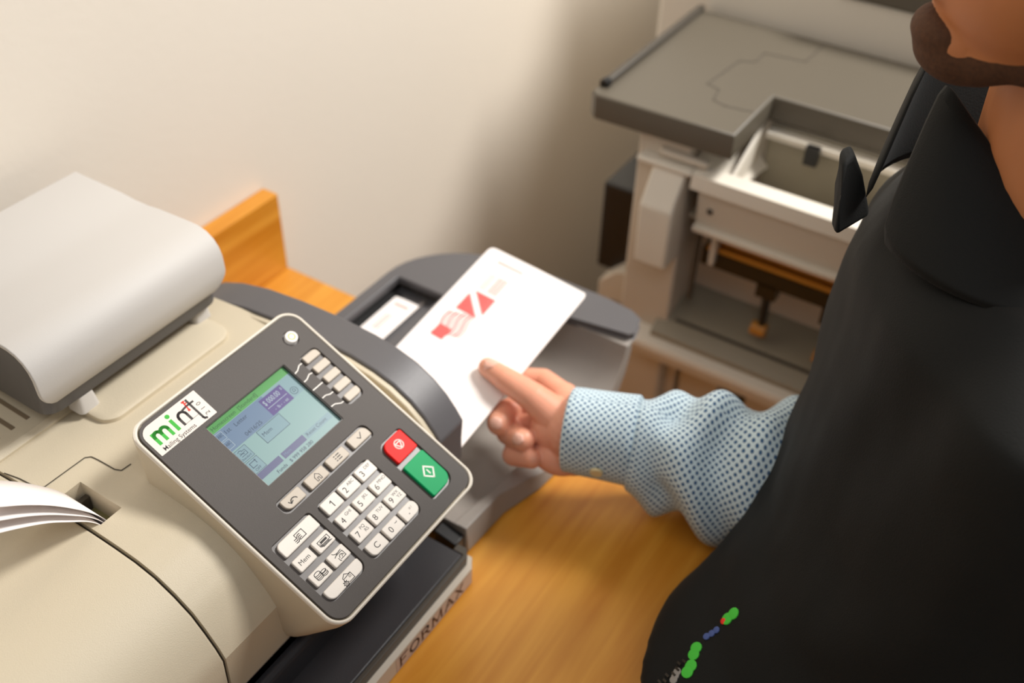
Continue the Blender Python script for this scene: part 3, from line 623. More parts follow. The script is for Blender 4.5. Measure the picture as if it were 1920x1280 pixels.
# ------------------------------------------------------------------ envelope in the hand
ED = Vector((0.993, 0.007, 0.118)).normalized(); EF1 = Vector((0.684, 0.448, 0.117)); EF2 = Vector((0.686, 0.344, 0.104))
EY = (EF2 - EF1); EY = (EY - EY.dot(ED) * ED).normalized(); EL = 0.2325; EP = EF1 - ED * EL
def env_draw(k, pt, th):
    h = th / 2 + 0.0009
    A0 = EL
    # flag-like cancellation mark
    for i in range(8):
        c0 = 0.0155 + i * 0.0031
        q = [(A0 - 0.1195 + 0.001 * i + 0.030 * t, c0 + 0.0016 * math.sin(t * 6.3)) for t in [j / 6 for j in range(7)]]
        ink_stroke(k, pt, q, 0.0015, h, redink if i % 2 == 0 else palered)
    ink_stroke(k, pt, [(A0 - 0.1215, 0.0215), (A0 - 0.1075, 0.0220)], 0.0125, h + 0.0001, redink)
    # hatched square with a pale diagonal band
    x0, x1, y0, y1 = A0 - 0.083, A0 - 0.057, 0.0165, 0.0415
    for i in range(13):
        x = x0 + (x1 - x0) * i / 12; t = i / 12
        t = 1 - t; lo = y0 + (y1 - y0) * max(0, t - 0.16); hi = y0 + (y1 - y0) * min(1, t + 0.16)
        if lo > y0 + 0.001: ink_stroke(k, pt, [(x, y0), (x, lo)], 0.0015, h, redink)
        if hi < y1 - 0.001: ink_stroke(k, pt, [(x, hi), (x, y1)], 0.0015, h, redink)
    for c in (0.021, 0.0245, 0.030, 0.0335, 0.037): ink_stroke(k, pt, [(A0 - 0.052, c), (A0 - 0.030, c)], 0.0014 if c < 0.028 else 0.0022, h, palered)
    ink_stroke(k, pt, [(A0 - 0.0135, 0.016), (A0 - 0.0135, 0.044)], 0.0020, h, palered)
env = envelope_mesh('envelope', EP, ED, EY, EL, 0.1048, 0.0016, env_draw, 0.0, corner=0.006)
tag(env, 'long white envelope with red postage print, held over the catch tray', 'envelope')

# ------------------------------------------------------------------ paper finisher beside the desk
fin = thing('paper_finisher', (1.0, 0.25, -0.74), 'off-white paper finisher with taupe top cover, to the right of the desk', 'printer finisher')
def pln(mb, pts_mm, z0, z1, m_, bev=0.0): mb.add(plate([pts_mm], (z1 - z0) * 1000, bev), Matrix.Translation((0, 0, (z0 + z1) / 2)) @ Matrix.Diagonal((0.001, 0.001, 0.001, 1)), m_)
b = MB()
slab = [(870, 294), (968, 294), (968, -60), (1120, -60), (1122, 446), (874, 452), (866, 444)]
pln(b, slab, 0.172, 0.200, taupe, 3.0)
put(b, 'top_cover', fin, smooth=40)
b = MB(); b.box(0.885, 1.12, 0.441, 0.449, 0.200, 0.2065, taupe_side); b.cyl((0.884, 0.445, 0.203), (0.893, 0.445, 0.203), 0.0055, 0.0055, blackm); put(b, 'edge_rail', fin, bevel=0.0015)
b = MB()
def groove(q, w_=0.0016):
    stroke(b, q, w_, 0.2003, taupe_side, Matrix.Identity(4))
groove([(0.948, 0.346), (0.953, 0.361), (1.021, 0.355), (1.029, 0.34), (1.055, 0.34), (1.061, 0.296), (1.112, 0.294)]); groove([(0.948, 0.346), (0.924, 0.341), (0.919, 0.326), (0.924, 0.298)])
put(b, 'cover_panel_line', fin)
# body walls
b = MB(); b.box(0.882, 1.12, 0.338, 0.398, -0.74, 0.172, offwhite); put(b, 'rear_column', fin, bevel=0.003)
b = MB(); b.box(0.972, 1.12, -0.06, 0.338, -0.05, 0.172, offwhite); b.box(0.9685, 0.972, -0.06, 0.292, 0.095, 0.170, greyplate); put(b, 'inner_body', fin, bevel=0.002)
b = MB()
b.face([(0.874, 0.336, 0.150), (0.968, 0.336, 0.172), (0.968, 0.285, 0.120), (0.874, 0.30, 0.120)], offwhite2)
b.box(0.878, 0.9685, -0.06, 0.33, 0.090, 0.094, greyplate); b.box(0.955, 0.9685, 0.12, 0.290, 0.160, 0.166, offwhite2); b.box(0.950, 0.958, 0.232, 0.246, 0.146, 0.166, blackm)
b.prism_y([(0.88, 0.13), (0.968, 0.17), (0.968, 0.094), (0.88, 0.094)], 0.296, 0.300, offwhite2); b.prism_z([(0.88, 0.12), (0.95, 0.10), (0.95, 0.155), (0.90, 0.205)], 0.118, 0.124, offwhite2)
put(b, 'open_tray', fin)
b = MB(); b.prism_y([(0.868, 0.146), (0.884, 0.150), (0.888, 0.136), (0.888, 0.128), (0.866, 0.130)], -0.06, 0.330, offwhite2); b.box(0.8705, 0.8745, -0.06, 0.328, 0.1375, 0.1388, taupe_side); put(b, 'front_bar', fin, bevel=0.0025, seg=3)
b = MB(); b.prism_y([(0.872, 0.130), (0.890, 0.130), (0.890, 0.078), (0.876, 0.080)], -0.06, 0.322, offwhite); b.box(0.8715, 0.8745, 0.304, 0.310, 0.104, 0.110, taupe_side); b.prism_y([(0.868, 0.086), (0.890, 0.088), (0.890, 0.078), (0.870, 0.079)], -0.06, 0.322, offwhite2); put(b, 'front_panel', fin, bevel=0.0012)
b = MB(); b.prism_y([(0.884, 0.146), (0.870, 0.142), (0.846, 0.106), (0.848, 0.034), (0.884, 0.034)], 0.337, 0.374, offwhite2); b.box(0.866, 0.884, 0.330, 0.392, 0.141, 0.148, offwhite2); b.box(0.874, 0.884, 0.318, 0.372, 0.150, 0.158, offwhite); put(b, 'corner_bracket', fin, bevel=0.003, seg=3)
b = MB(); b.cyl((0.905, -0.06, 0.062), (0.905, 0.306, 0.062), 0.009, 0.009, brass); b.box(0.893, 0.93, -0.06, 0.315, 0.028, 0.048, blackm); b.box(0.893, 0.9, -0.06, 0.31, 0.047, 0.053, brass); b.box(0.90, 0.96, -0.06, 0.318, 0.069, 0.078, blackm); b.cyl((0.897, -0.06, 0.073), (0.897, 0.27, 0.073), 0.004, 0.004, silver)
put(b, 'exit_roller', fin)
for yy, zz in ((0.237, 0.0), (0.165, -0.005), (0.12, -0.005)):
    b = MB(); b.box(0.893, 0.91, yy - 0.010, yy + 0.012, zz + 0.012, 0.03, blackm); b.cyl((0.898, yy, zz + 0.02), (0.895, yy - 0.002, zz - 0.028), 0.005, 0.004, blackm); b.cyl((0.895, yy - 0.008, zz - 0.03), (0.895, yy + 0.008, zz - 0.03), 0.008, 0.008, brass)
    put(b, 'paper_guide', fin)
b = MB(); b.box(0.886, 0.892, 0.317, 0.321, -0.02, 0.078, taupe_side); put(b, 'guide_rod', fin)
b = MB(); b.box(0.885, 0.900, 0.298, 0.304, 0.035, 0.078, offwhite); put(b, 'bay_post', fin)
b = MB(); b.box(0.945, 0.972, -0.06, 0.338, -0.05, 0.069, offwhite); put(b, 'bay_wall', fin)
b = MB(); b.prism_y([(0.972, -0.036), (0.90, -0.050), (0.868, -0.0640), (0.866, -0.066), (0.866, -0.074), (0.972, -0.074)], -0.06, 0.350, greyplate); b.box(0.8855, 0.892, 0.05, 0.33, -0.0560, -0.0545, taupe_side); put(b, 'catch_shelf', fin)
b = MB(); b.prism_y([(0.866, -0.072), (0.856, -0.076), (0.853, -0.082), (0.858, -0.098), (0.884, -0.104), (0.972, -0.104), (0.972, -0.074)], -0.06, 0.374, offwhite2); put(b, 'shelf_front', fin, bevel=0.002)
b = MB(); b.box(0.900, 1.12, 0.324, 0.3375, -0.70, -0.104, offwhite); b.box(0.900, 1.12, 0.2705, 0.3195, -0.70, -0.104, offwhite); b.box(0.900, 1.12, -0.06, 0.236, -0.70, -0.104, offwhite); b.box(0.925, 1.11, -0.05, 0.33, -0.70, -0.106, blackm); put(b, 'lower_cabinet', fin, bevel=0.002)
b = MB(); b.box(0.89, 1.12, -0.05, 0.39, -0.74, -0.70, blackm); put(b, 'plinth', fin)
b = MB(); b.box(0.952, 1.06, 0.40, 0.468, -0.075, 0.045, blackm); b.cyl((0.99, 0.41, 0.045), (1.0, 0.402, 0.14), 0.011, 0.006, blackm); put(b, 'power_unit', fin, bevel=0.003)
b = MB(); b.prism_x([(0.398, -0.74), (0.398, -0.060), (0.415, -0.052), (0.430, -0.056), (0.452, -0.078), (0.452, -0.74)], 0.93, 1.10, offwhite); b.box(0.928, 0.932, 0.412, 0.436, -0.125, -0.100, blackm); put(b, 'side_bracket', fin, bevel=0.002)

cop = thing('office_copier', (1.45, 0.25, -0.74), 'tall off-white office copier standing behind the paper finisher', 'copier')
b = MB(); b.box(1.132, 1.75, -0.25, 0.505, -0.70, 0.2495, offwhite2); put(b, 'copier_body', cop, bevel=0.004)
b = MB(); b.box(1.126, 1.75, -0.26, 0.300, 0.250, 0.280, taupe); b.box(1.32, 1.75, -0.26, 0.49, 0.2805, 0.42, taupe); b.box(1.14, 1.75, 0.30, 0.49, 0.2505, 0.2800, taupe); put(b, 'scanner_lid', cop, bevel=0.004)  # upper and rear blocks are out of view, raised to slope the wall shadow
b = MB(); b.box(1.14, 1.74, -0.24, 0.49, -0.74, -0.70, blackm); put(b, 'plinth', cop)

# ------------------------------------------------------------------ person
per = thing('person', (0.56, -0.06, -0.28), 'person in a black jacket and dotted pale-blue shirt reaching out to hold the envelope', 'person')
def remesh(mb, name, vox, sm=4, parent=None, mats=None, label=None, shape=None):
    bmesh.ops.recalc_face_normals(mb.bm, faces=mb.bm.faces)
    me = bpy.data.meshes.new('tmp'); mb.bm.to_mesh(me); mb.bm.free()
    o = bpy.data.objects.new('tmp', me); COL.objects.link(o)
    md = o.modifiers.new('r', 'REMESH'); md.mode = 'VOXEL'; md.voxel_size = vox; md.use_smooth_shade = True
    if sm: ms = o.modifiers.new('s', 'SMOOTH'); ms.factor = 0.5; ms.iterations = sm
    dg = bpy.context.evaluated_depsgraph_get(); out = bpy.data.meshes.new_from_object(o.evaluated_get(dg))
    bpy.data.objects.remove(o); out.materials.clear()
    for m_ in (mats or mb.mats): out.materials.append(m_)
    for p in out.polygons: p.use_smooth = True; p.material_index = 0
    if shape:
        for v in out.vertices: v.co = shape(v.co)
    return out
def ball(mb, c, r, m_=skin, rot=None, n=16):
    rx, ry, rz = r if isinstance(r, tuple) else (r,) * 3
    c = Vector(c); R_ = rot or Matrix.Identity(3); rings = []
    for i in range(1, n):
        t = math.pi * i / n
        rings.append([c + R_ @ Vector((rx * math.sin(t) * math.cos(a), ry * math.sin(t) * math.sin(a), rz * math.cos(t))) for a in [2 * math.pi * j / (2 * n) for j in range(2 * n)]])
    mb.loft(rings, m_)
def limb(mb, pts, rad, m_=skin):
    for (a, ra), (c, rc) in zip(zip(pts, rad), list(zip(pts, rad))[1:]):
        ball(mb, a, ra, m_, n=12); mb.cyl(a, c, ra, rc, m_, 24)
    ball(mb, pts[-1], rad[-1], m_, n=12)
# hand + forearm, one continuous skin
h = MB()
W = Vector((0.549, 0.272, 0.083)); EB = Vector((0.640, 0.050, 0.075))
limb(h, [EB, EB * 0.5 + W * 0.5, W], [0.034, 0.032, 0.0275])
limb(h, [(0.556, 0.275, 0.088), (0.574, 0.300, 0.087)], [0.021, 0.0125]); limb(h, [(0.552, 0.272, 0.082), (0.566, 0.302, 0.080)], [0.023, 0.0125])
limb(h, [(0.546, 0.272, 0.074), (0.556, 0.302, 0.071)], [0.022, 0.0125]); limb(h, [(0.540, 0.270, 0.066), (0.545, 0.300, 0.061)], [0.019, 0.0125])
ball(h, (0.545, 0.290, 0.076), (0.019, 0.023, 0.021)); ball(h, (0.532, 0.283, 0.060), (0.014, 0.022, 0.014))
# thumb
limb(h, [(0.547, 0.284, 0.086), (0.5475, 0.314, 0.0985), (0.5500, 0.343, 0.1025), (0.5560, 0.3660, 0.1005)], [0.0175, 0.0128, 0.0104, 0.0084])
# index under the envelope
limb(h, [(0.574, 0.300, 0.087), (0.586, 0.328, 0.083), (0.578, 0.352, 0.0800), (0.566, 0.3665, 0.0795)], [0.0115, 0.0098, 0.0086, 0.0075])
# middle, ring and little finger, curled
limb(h, [(0.566, 0.302, 0.080), (0.562, 0.334, 0.069), (0.545, 0.341, 0.0700), (0.5275, 0.3345, 0.0755)], [0.0122, 0.0110, 0.0106, 0.0112])
limb(h, [(0.556, 0.302, 0.071), (0.549, 0.331, 0.058), (0.532, 0.329, 0.0625), (0.5225, 0.3080, 0.0750)], [0.0120, 0.0108, 0.0102, 0.0098])
limb(h, [(0.545, 0.300, 0.061), (0.538, 0.322, 0.047), (0.522, 0.3170, 0.0520), (0.517, 0.2960, 0.0640)], [0.0114, 0.0100, 0.0096, 0.0082])
hand_me = remesh(h, 'hand', 0.0010, 3, mats=[skin])
# head and neck
hf = Vector((-0.42, 0.80, 0.05)).normalized(); hu = (Vector((0, 0, 1)) - hf.z * hf).normalized(); hs = hf.cross(hu)
HR = Matrix((hf, hs, hu)).transposed(); HC = Vector((0.645, 0.030, 0.541))
def HP(f_, s_, u_): return HC + hf * f_ + hs * s_ + hu * u_
g = MB()
ball(g, HP(-0.005, 0, 0.035), (0.100, 0.078, 0.092), rot=HR, n=20); ball(g, HP(0.030, 0, -0.035), (0.062, 0.066, 0.075), rot=HR, n=20)
ball(g, HP(0.055, 0, -0.095), (0.030, 0.030, 0.022), rot=HR)
for s_ in (-1, 1):
    limb(g, [HP(0.050, 0.018 * s_, -0.095), HP(-0.005, 0.058 * s_, -0.062), HP(-0.015, 0.063 * s_, -0.02)], [0.017, 0.015, 0.014]); ball(g, HP(0.062, 0.035 * s_, -0.022), (0.025, 0.024, 0.022), rot=HR)
    ball(g, HP(-0.012, 0.080 * s_, -0.005), (0.017, 0.008, 0.031), rot=HR); ball(g, HP(0.084, 0.012 * s_, -0.032), 0.0085); ball(g, HP(0.080, 0.034 * s_, 0.018), (0.012, 0.022, 0.008), rot=HR)
limb(g, [HP(0.092, 0, 0.012), HP(0.106, 0, -0.018), HP(0.112, 0, -0.028)], [0.009, 0.010, 0.0105])
ball(g, HP(0.082, 0, -0.056), (0.012, 0.026, 0.006), rot=HR); ball(g, HP(0.080, 0, -0.067), (0.012, 0.022, 0.007), rot=HR)
limb(g, [HC - hu * 0.03 - hf * 0.03, Vector((0.660, 0.010, 0.425)), Vector((0.656, 0.004, 0.33))], [0.056, 0.060, 0.062])
head_me = remesh(g, 'head', 0.0028, 5, mats=[skin])
bm = bmesh.new(); bm.from_mesh(hand_me)
for f in bm.faces: f.material_index = 0
n0 = len(bm.faces); bm.from_mesh(head_me); bm.faces.ensure_lookup_table()
for f in bm.faces[n0:]: f.material_index = 1
# trunk core joins them inside the clothes
bt = MB(); limb(bt, [Vector((0.650, 0.0, 0.33)), Vector((0.62, -0.01, 0.22)), Vector((0.56, -0.02, 0.0)), Vector((0.56, -0.06, -0.22))], [0.06, 0.085, 0.09, 0.10])
limb(bt, [Vector((0.63, 0.0, 0.27)), Vector((0.745, 0.030, 0.235)), EB], [0.05, 0.05, 0.042])
limb(bt, [Vector((0.63, 0.0, 0.27)), Vector((0.50, -0.11, 0.26)), Vector((0.47, -0.22, 0.03)), Vector((0.42, -0.08, -0.12))], [0.05, 0.05, 0.042, 0.03])
core = remesh(bt, 'core', 0.008, 3, mats=[skin]); bm.from_mesh(core)
me = bpy.data.meshes.new('body'); bm.to_mesh(me); bm.free()
for m_ in (skin, skinface): me.materials.append(m_)
for p in me.polygons: p.use_smooth = True
o = bpy.data.objects.new('body', me); COL.objects.link(o); o.parent = per; o.matrix_parent_inverse = Matrix.Translation(-per.location)
handbvh = BVHTree.FromPolygons([v.co for v in hand_me.vertices], [p.vertices[:] for p in hand_me.polygons])
# nails: small curved plates pressed on the finger ends
def nail(c, facing, along, wd, ln):
    k = MB(); facing = Vector(facing).normalized(); along = Vector(along); along = (along - along.dot(facing) * facing).normalized(); side = along.cross(facing)
    rows = []
    for i in range(7):
        t = -1 + 2 * i / 6; row = []
        for j in range(7):
            s_ = -1 + 2 * j / 6; e = math.sqrt(max(0.0, 1 - (abs(t) ** 3))) * wd
            p = Vector(c) + along * ln * t + side * e * s_ + facing * 0.02
            hit = handbvh.ray_cast(p, -facing)[0]
            if hit is None: hit = handbvh.find_nearest(Vector(c))[0]
            row.append(k.bm.verts.new(hit + facing * 0.00045))
        rows.append(row)
    for a, c2 in zip(rows, rows[1:]):
        for j in range(6):
            f = k.bm.faces.new((a[j], a[j + 1], c2[j + 1], c2[j])); f.material_index = k.mi(nailm)
    put(k, 'fingernail', o, solid=0.0005, smooth=80)
CAMD = Vector((-0.62, -0.30, 0.72))
nail((0.553, 0.3610, 0.106), (0.25, 0.15, 0.95), (0.0, 1, 0), 0.0055, 0.0062)
nail((0.5275, 0.3345, 0.0755), (-0.75, -0.1, 0.62), (-0.1, -1.0, 0.1), 0.0052, 0.0058)
nail((0.5225, 0.3110, 0.0740), (-0.70, -0.15, 0.68), (-0.2, -1.0, 0.4), 0.0050, 0.0056)
# beard
g = MB()
for s_ in (-1, 1): limb(g, [HP(0.052, 0.016 * s_, -0.098), HP(-0.003, 0.058 * s_, -0.066), HP(-0.012, 0.065 * s_, -0.022)], [0.0178, 0.0142, 0.006])
ball(g, HP(0.056, 0, -0.100), (0.029, 0.030, 0.021), rot=HR); ball(g, HP(0.02, 0, -0.096), (0.045, 0.048, 0.015), rot=HR)
ball(g, HP(0.070, 0, -0.092), (0.019, 0.024, 0.014), rot=HR)
bme = remesh(g, 'beard', 0.0028, 4, mats=[beardm]); bo = bpy.data.objects.new('beard', bme); COL.objects.link(bo); bo.parent = per; bo.matrix_parent_inverse = Matrix.Translation(-per.location)
# hair
g = MB(); ball(g, HP(-0.014, 0, 0.048), (0.098, 0.083, 0.090), rot=HR, n=20); ball(g, HP(-0.05, 0, 0.0), (0.062, 0.075, 0.07), rot=HR, n=20)
hme = remesh(g, 'hair', 0.004, 2, mats=[mat('dark_brown_hair', (52, 36, 24), 0.7, 1.0, 200, var=0.4, vscale=120)]); ho = bpy.data.objects.new('hair', hme); COL.objects.link(ho); ho.parent = per; ho.matrix_parent_inverse = Matrix.Translation(-per.location)

# jacket: torso rings follow the front line from collar to hem
FP = [(0.585, 0.105, 0.332), (0.549, 0.106, 0.296), (0.540, 0.107, 0.257), (0.529, 0.109, 0.217), (0.505, 0.111, 0.164), (0.474, 0.112, 0.110), (0.438, 0.118, 0.071), (0.396, 0.128, 0.036)]
Rv = Vector((0.54, -0.84, 0)).normalized(); Lv = Vector((0.84, 0.54, 0)).normalized()
g = MB(); rings = []
spec = [(p[2], p, d, w_) for p, d, w_ in zip(FP, (0.080, 0.100, 0.115, 0.12, 0.125, 0.125, 0.125, 0.125), (0.10, 0.165, 0.190, 0.196, 0.188, 0.186, 0.155, 0.125))]
for (z_, p, d, w_), of in zip(spec, (0.0275, 0.0286, 0.0296, 0.0307, 0.0311, 0.0300, 0.0230, -0.002)):
    c = Vector((p[0], p[1], z_)) + Rv * (d + of)
    rings.append([c + Rv * d * math.cos(t) + Lv * w_ * math.sin(t) for t in [2 * math.pi * i / 40 for i in range(40)]])
for z_, cx, cy, d, w_ in ((-0.045, 0.475, -0.020, 0.12, 0.145), (-0.12, 0.49, -0.04, 0.12, 0.185), (-0.20, 0.50, -0.05, 0.125, 0.19)):
    rings.append([Vector((cx, cy, z_)) + Rv * d * math.cos(t) + Lv * w_ * math.sin(t) for t in [2 * math.pi * i / 40 for i in range(40)]])
g.loft(rings, jacketm)
limb(g, [Vector((0.63, 0.0, 0.27)), Vector((0.745, 0.030, 0.235)), Vector((0.710, 0.040, 0.16))], [0.070, 0.062, 0.058])
limb(g, [Vector((0.62, -0.02, 0.28)), Vector((0.500, -0.125, 0.255)), Vector((0.47, -0.22, 0.03)), Vector((0.42, -0.09, -0.115))], [0.08, 0.074, 0.062, 0.042])
def folds(v):
    d = (v - Vector((0.55, -0.02, v.z))); d.z = 0
    if d.length < 1e-4: return v
    q = (v.z * 0.8 + v.y * 1.1 + v.x * 0.35) * 26
    a = math.sin(q + 2.5 * noise.noise(v * 9)) * 0.0042 + noise.noise(v * 22) * 0.003
    return v + d.normalized() * a
jme = remesh(g, 'jacket', 0.0055, 5, mats=[jacketm], shape=folds)
jo = bpy.data.objects.new('jacket', jme); COL.objects.link(jo); jo.parent = per; jo.matrix_parent_inverse = Matrix.Translation(-per.location)
jb = BVHTree.FromPolygons([v.co for v in jme.vertices], [p.vertices[:] for p in jme.polygons])
# stand-up collar, open at the front, with its far tip
k = MB(); rb, rt = [], []
cb = Vector((0.634, 0.032, 0.328)); ctp = Vector((0.694, 0.036, 0.400))
nC = 28
R3 = [[], [], [], []]
for i in range(nC + 1):
    t = math.radians(188 + 340 * i / nC)
    dv = Rv * math.cos(t); lv = Lv * math.sin(t)
    dip = Vector((0, 0, 0.042 * max(0.0, -math.sin(t)) ** 2.2 - 0.010 * max(0.0, -math.cos(t))))
    R3[0].append(cb + dv * 0.084 + lv * 0.092); R3[1].append(cb * 0.5 + ctp * 0.5 + dv * 0.081 + lv * 0.088 - dip * 0.6); R3[2].append(ctp + dv * 0.078 + lv * 0.082 - dip); R3[3].append(ctp + dv * 0.072 + lv * 0.076 - Vector((0, 0, 0.004)) - dip)
k.loft(R3, jacketm, cap=False, closed=False)
put(k, 'collar', jo, solid=0.004, smooth=80, subsurf=1)
k = MB(); tipc = [(0.590, 0.121, 0.312), (0.603, 0.126, 0.335), (0.618, 0.134, 0.350), (0.628, 0.130, 0.352), (0.628, 0.121, 0.338), (0.618, 0.108, 0.318)]
k.loft([[Vector(p) for p in tipc], [Vector(p) + Vector((0.012, 0.008, 0.001)) for p in tipc]], jacketm); put(k, 'collar_tip', jo, bevel=0.003, seg=3)
# zip along the front line
k = MB(); prev = None
ZP = [(0.4159, 0.1126, 0.1063), (0.4083, 0.1138, 0.0994), (0.3959, 0.1182, 0.0898), (0.3845, 0.1202, 0.0797), (0.375, 0.122, 0.068)]
for i in range(4):
    a = Vector(ZP[i]) - Rv * 0.03; c = Vector(ZP[i + 1]) - Rv * 0.03; n_ = int((c - a).length / 0.0032)
    for j in range(n_):
        p = a + (c - a) * j / n_ ; hit, nrm, _, _ = jb.find_nearest(p)
        d = (c - a).normalized(); nn = nrm.normalized(); s_ = d.cross(nn).normalized()
        q = hit + nn * 0.0006 + s_ * (0.0012 if j % 2 else -0.0012)
        for e in (0,):
            P = [q + s_ * sx * 0.0018 + d * dx * 0.0008 + nn * nz_ * 0.0010 for nz_ in (-1, 1) for sx, dx in ((-1, -1), (1, -1), (1, 1), (-1, 1))]
            k.loft([P[:4], P[4:]], zipm)
put(k, 'zip_teeth', jo)
# embroidered chest logo (green, blue and grey)
k = MB()
def stitch(pts, r, m_):
    for p in pts:
        hit, nrm, _, _ = jb.find_nearest(Vector(p)); hit = hit + nrm * 0.0004
        u_ = nrm.orthogonal().normalized(); v_ = nrm.cross(u_)
        k.loft([[hit + nrm * e + (u_ * math.cos(t) + v_ * math.sin(t)) * r * q for t in [2 * math.pi * i / 12 for i in range(12)]] for e, q in ((-0.001, 1), (0.0003, 0.97), (0.0005, 0.8))], m_)
D0 = Vector((0.562, 0.134, -0.816)).normalized()
def stitch_at(pts, r, m_): stitch([jb.ray_cast(Vector(p) - D0 * 0.2, D0)[0] or p for p in pts], r, m_)
stitch_at([(0.4360, 0.0886, 0.1116), (0.4318, 0.0909, 0.1088)], 0.0046, thrgreen); stitch_at([(0.4300, 0.0925, 0.1070)], 0.0025, lred)
stitch_at([(0.4236, 0.0943, 0.1027), (0.4205, 0.0962, 0.1008), (0.4175, 0.0985, 0.0990)], 0.0026, thrblue)
stitch_at([(0.4093, 0.1016, 0.0930), (0.4059, 0.1014, 0.0894)], 0.0044, thrgreen)
stitch_at([(0.4007, 0.1001, 0.0835), (0.3971, 0.1006, 0.0802)], 0.0046, thrgreen)
stitch_at([(0.3933, 0.1065, 0.0800), (0.3910, 0.1066, 0.0780), (0.3890, 0.1066, 0.0760)], 0.0030, thrgrey)
put(k, 'chest_embroidery', jo, label='green and blue embroidery on the black jacket')
# shirt collar peeking out under the chin
k = MB(); k.loft([[cb + Vector((0.030, -0.006, 0.020 + 0.012 * e)) + Rv * (0.0635 - 0.006 * e) * math.cos(t) + Lv * (0.067 - 0.006 * e) * math.sin(t) for t in [math.radians(245 + 60 * i / 20) for i in range(21)]] for e in (0, 1)], shirtplain, cap=False, closed=False)
put(k, 'shirt_collar', per, solid=0.002)
# dotted shirt sleeve
k = MB(); uvl = k.bm.loops.layers.uv.new('UVMap')
ax = (EB - W).normalized(); up_ = Vector((0, 0, 1)); e1 = (up_ - up_.dot(ax) * ax).normalized(); e2 = ax.cross(e1)
def sleeve_ring(s_, n=96):
    c = W + ax * s_ + Vector((0, 0, -0.004 * min(1, s_ / 0.1) - 0.014 * max(0, min(1, (s_ - 0.06) / 0.11))))
    r = 0.0335 + 0.017 * min(1, max(0, (s_ - 0.035) / 0.09)) + 0.012 * min(1, max(0, (s_ - 0.09) / 0.09)) + (0.003 if s_ > 0.045 else 0)
    out_ = []
    for i in range(n):
        t = 2 * math.pi * i / n; ct, st_ = math.cos(t), math.sin(t)
        q = max(0, (s_ - 0.04) / 0.03); q = min(1, q)
        wv = 0.0052 * q * math.sin(s_ * 130 + 2.2 * math.sin(t + 0.6) + 1.0 * math.sin(2 * t)) + 0.0042 * q * math.sin(s_ * 62 - 3 * t) + 0.004 * q * noise.noise(Vector((s_ * 28, ct * 1.4, st_ * 1.4 + 3)))
        bump_ = 0.007 * math.exp(-((s_ - 0.098) / 0.013) ** 2) * max(0, ct) ** 4 + 0.012 * math.exp(-((s_ - 0.178) / 0.016) ** 2) * max(0, ct) ** 4
        under = 0.010 * q * max(0, -ct) ** 2
        rr_ = r + wv + bump_ + under
        rz = 1.0 if ct > 0 else 1.06
        out_.append(c + e1 * rr_ * ct * rz * 1.0 + e2 * rr_ * st_ * 0.92)
    return out_
SS = [0.032 + i * 0.0028 for i in range(0, 78)]
n = 96; RR = [[k.bm.verts.new(p) for p in sleeve_ring(s_, n)] for s_ in SS]
def put_uv(f, i, s0, s1, r=0.040):
    for lp, (ii, s_) in zip(f.loops, ((i, s0), (i + 1, s0), (i + 1, s1), (i, s1))): lp[uvl].uv = (ii / n * 2 * math.pi * r, s_)
for a in range(len(RR) - 1):
    for i in range(n):
        f = k.bm.faces.new((RR[a][i], RR[a][(i + 1) % n], RR[a + 1][(i + 1) % n], RR[a + 1][i])); f.material_index = k.mi(dots); put_uv(f, i, SS[a], SS[a + 1], 0.0422)
sl = put(k, 'shirt_sleeve', per, solid=0.0012, smooth=180, label='pale blue shirt sleeve with small navy dots')
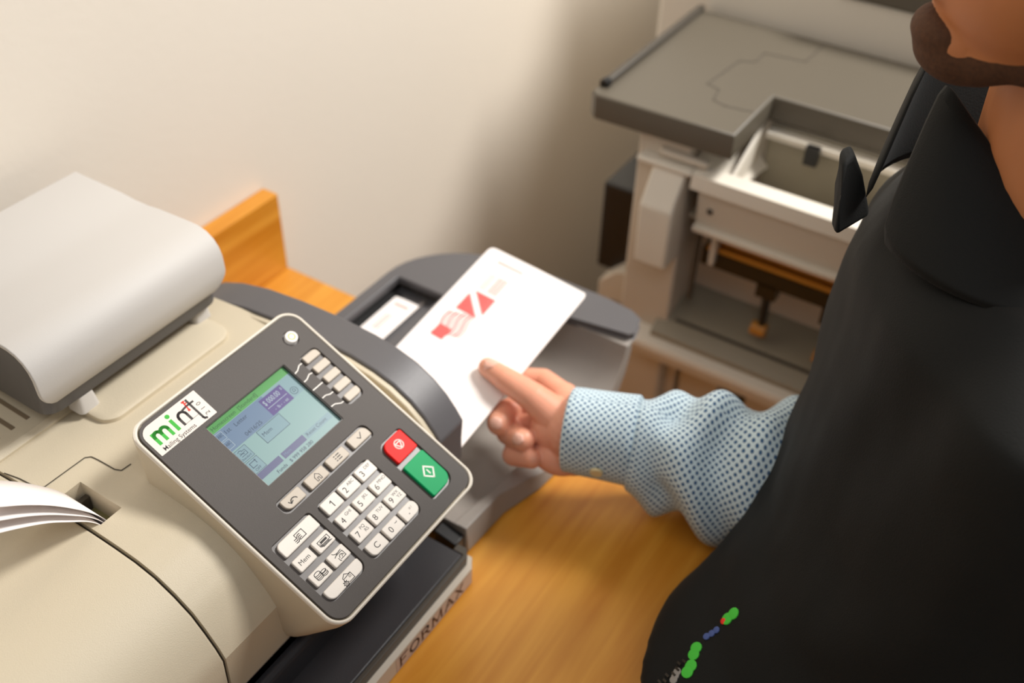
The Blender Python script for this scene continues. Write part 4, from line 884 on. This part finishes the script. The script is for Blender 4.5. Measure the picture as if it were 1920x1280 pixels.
# cuff
k = MB(); uvl = k.bm.loops.layers.uv.new('UVMap')
cs_ = [(-0.008, 0.0338), (-0.0065, 0.0352), (0.0, 0.0356), (0.02, 0.0362), (0.04, 0.0372), (0.046, 0.0376), (0.048, 0.0355)]
tiltv = Vector((0, 0, 0))
RR = []
for s_, r in cs_:
    RR.append([k.bm.verts.new(W + ax * (s_ + 0.004 * math.cos(2 * math.pi * i / n + 2.4)) + e1 * r * 1.05 * math.cos(2 * math.pi * i / n) + e2 * r * 0.92 * math.sin(2 * math.pi * i / n)) for i in range(n)])
for a in range(len(RR) - 1):
    for i in range(n):
        f = k.bm.faces.new((RR[a][i], RR[a][(i + 1) % n], RR[a + 1][(i + 1) % n], RR[a + 1][i])); f.material_index = k.mi(dots); put_uv(f, i, cs_[a][0], cs_[a + 1][0], 0.0357)
put(k, 'shirt_cuff', per, solid=0.0012, smooth=180)
# cuff button on the palm side
k = MB(); t = math.radians(101)
for sgn in (1, -1):
    pc = W + ax * 0.020 + e1 * 0.0380 * math.cos(t) + sgn * e2 * 0.0345 * math.sin(t)
    if (pc - Vector((0, 0, 0.7))).length < (W - Vector((0, 0, 0.7))).length: break
nn = (pc - (W + ax * 0.020)).normalized(); k.cyl(pc, pc + nn * 0.0022, 0.0054, 0.0048, buttonm, 20); put(k, 'cuff_button', per, smooth=40)
# trousers and shoes below the desk
g = MB(); hipc = Vector((0.52, -0.06, -0.20))
for sgn in (-1, 1):
    hp = hipc + Lv * 0.09 * sgn; kn = hp - Rv * 0.40 + Vector((0, 0, -0.035)); an = kn + Vector((0.02, 0.0, -0.41))
    limb(g, [hp, kn, an], [0.09, 0.068, 0.052], denim)
tme = remesh(g, 'trousers', 0.008, 4, mats=[denim]); to = bpy.data.objects.new('trousers', tme); COL.objects.link(to); to.parent = per; to.matrix_parent_inverse = Matrix.Translation(-per.location)
for sgn in (-1, 1):
    an = hipc + Lv * 0.09 * sgn - Rv * 0.40 + Vector((0.02, 0, -0.445))
    g = MB(); limb(g, [Vector((an.x, an.y, -0.695)) + Rv * 0.05, Vector((an.x, an.y, -0.700)) - Rv * 0.15], [0.045, 0.039], shoe); sme = remesh(g, 's', 0.006, 3, mats=[shoe])
    so = bpy.data.objects.new('shoe', sme); COL.objects.link(so); so.parent = per; so.matrix_parent_inverse = Matrix.Translation(-per.location)
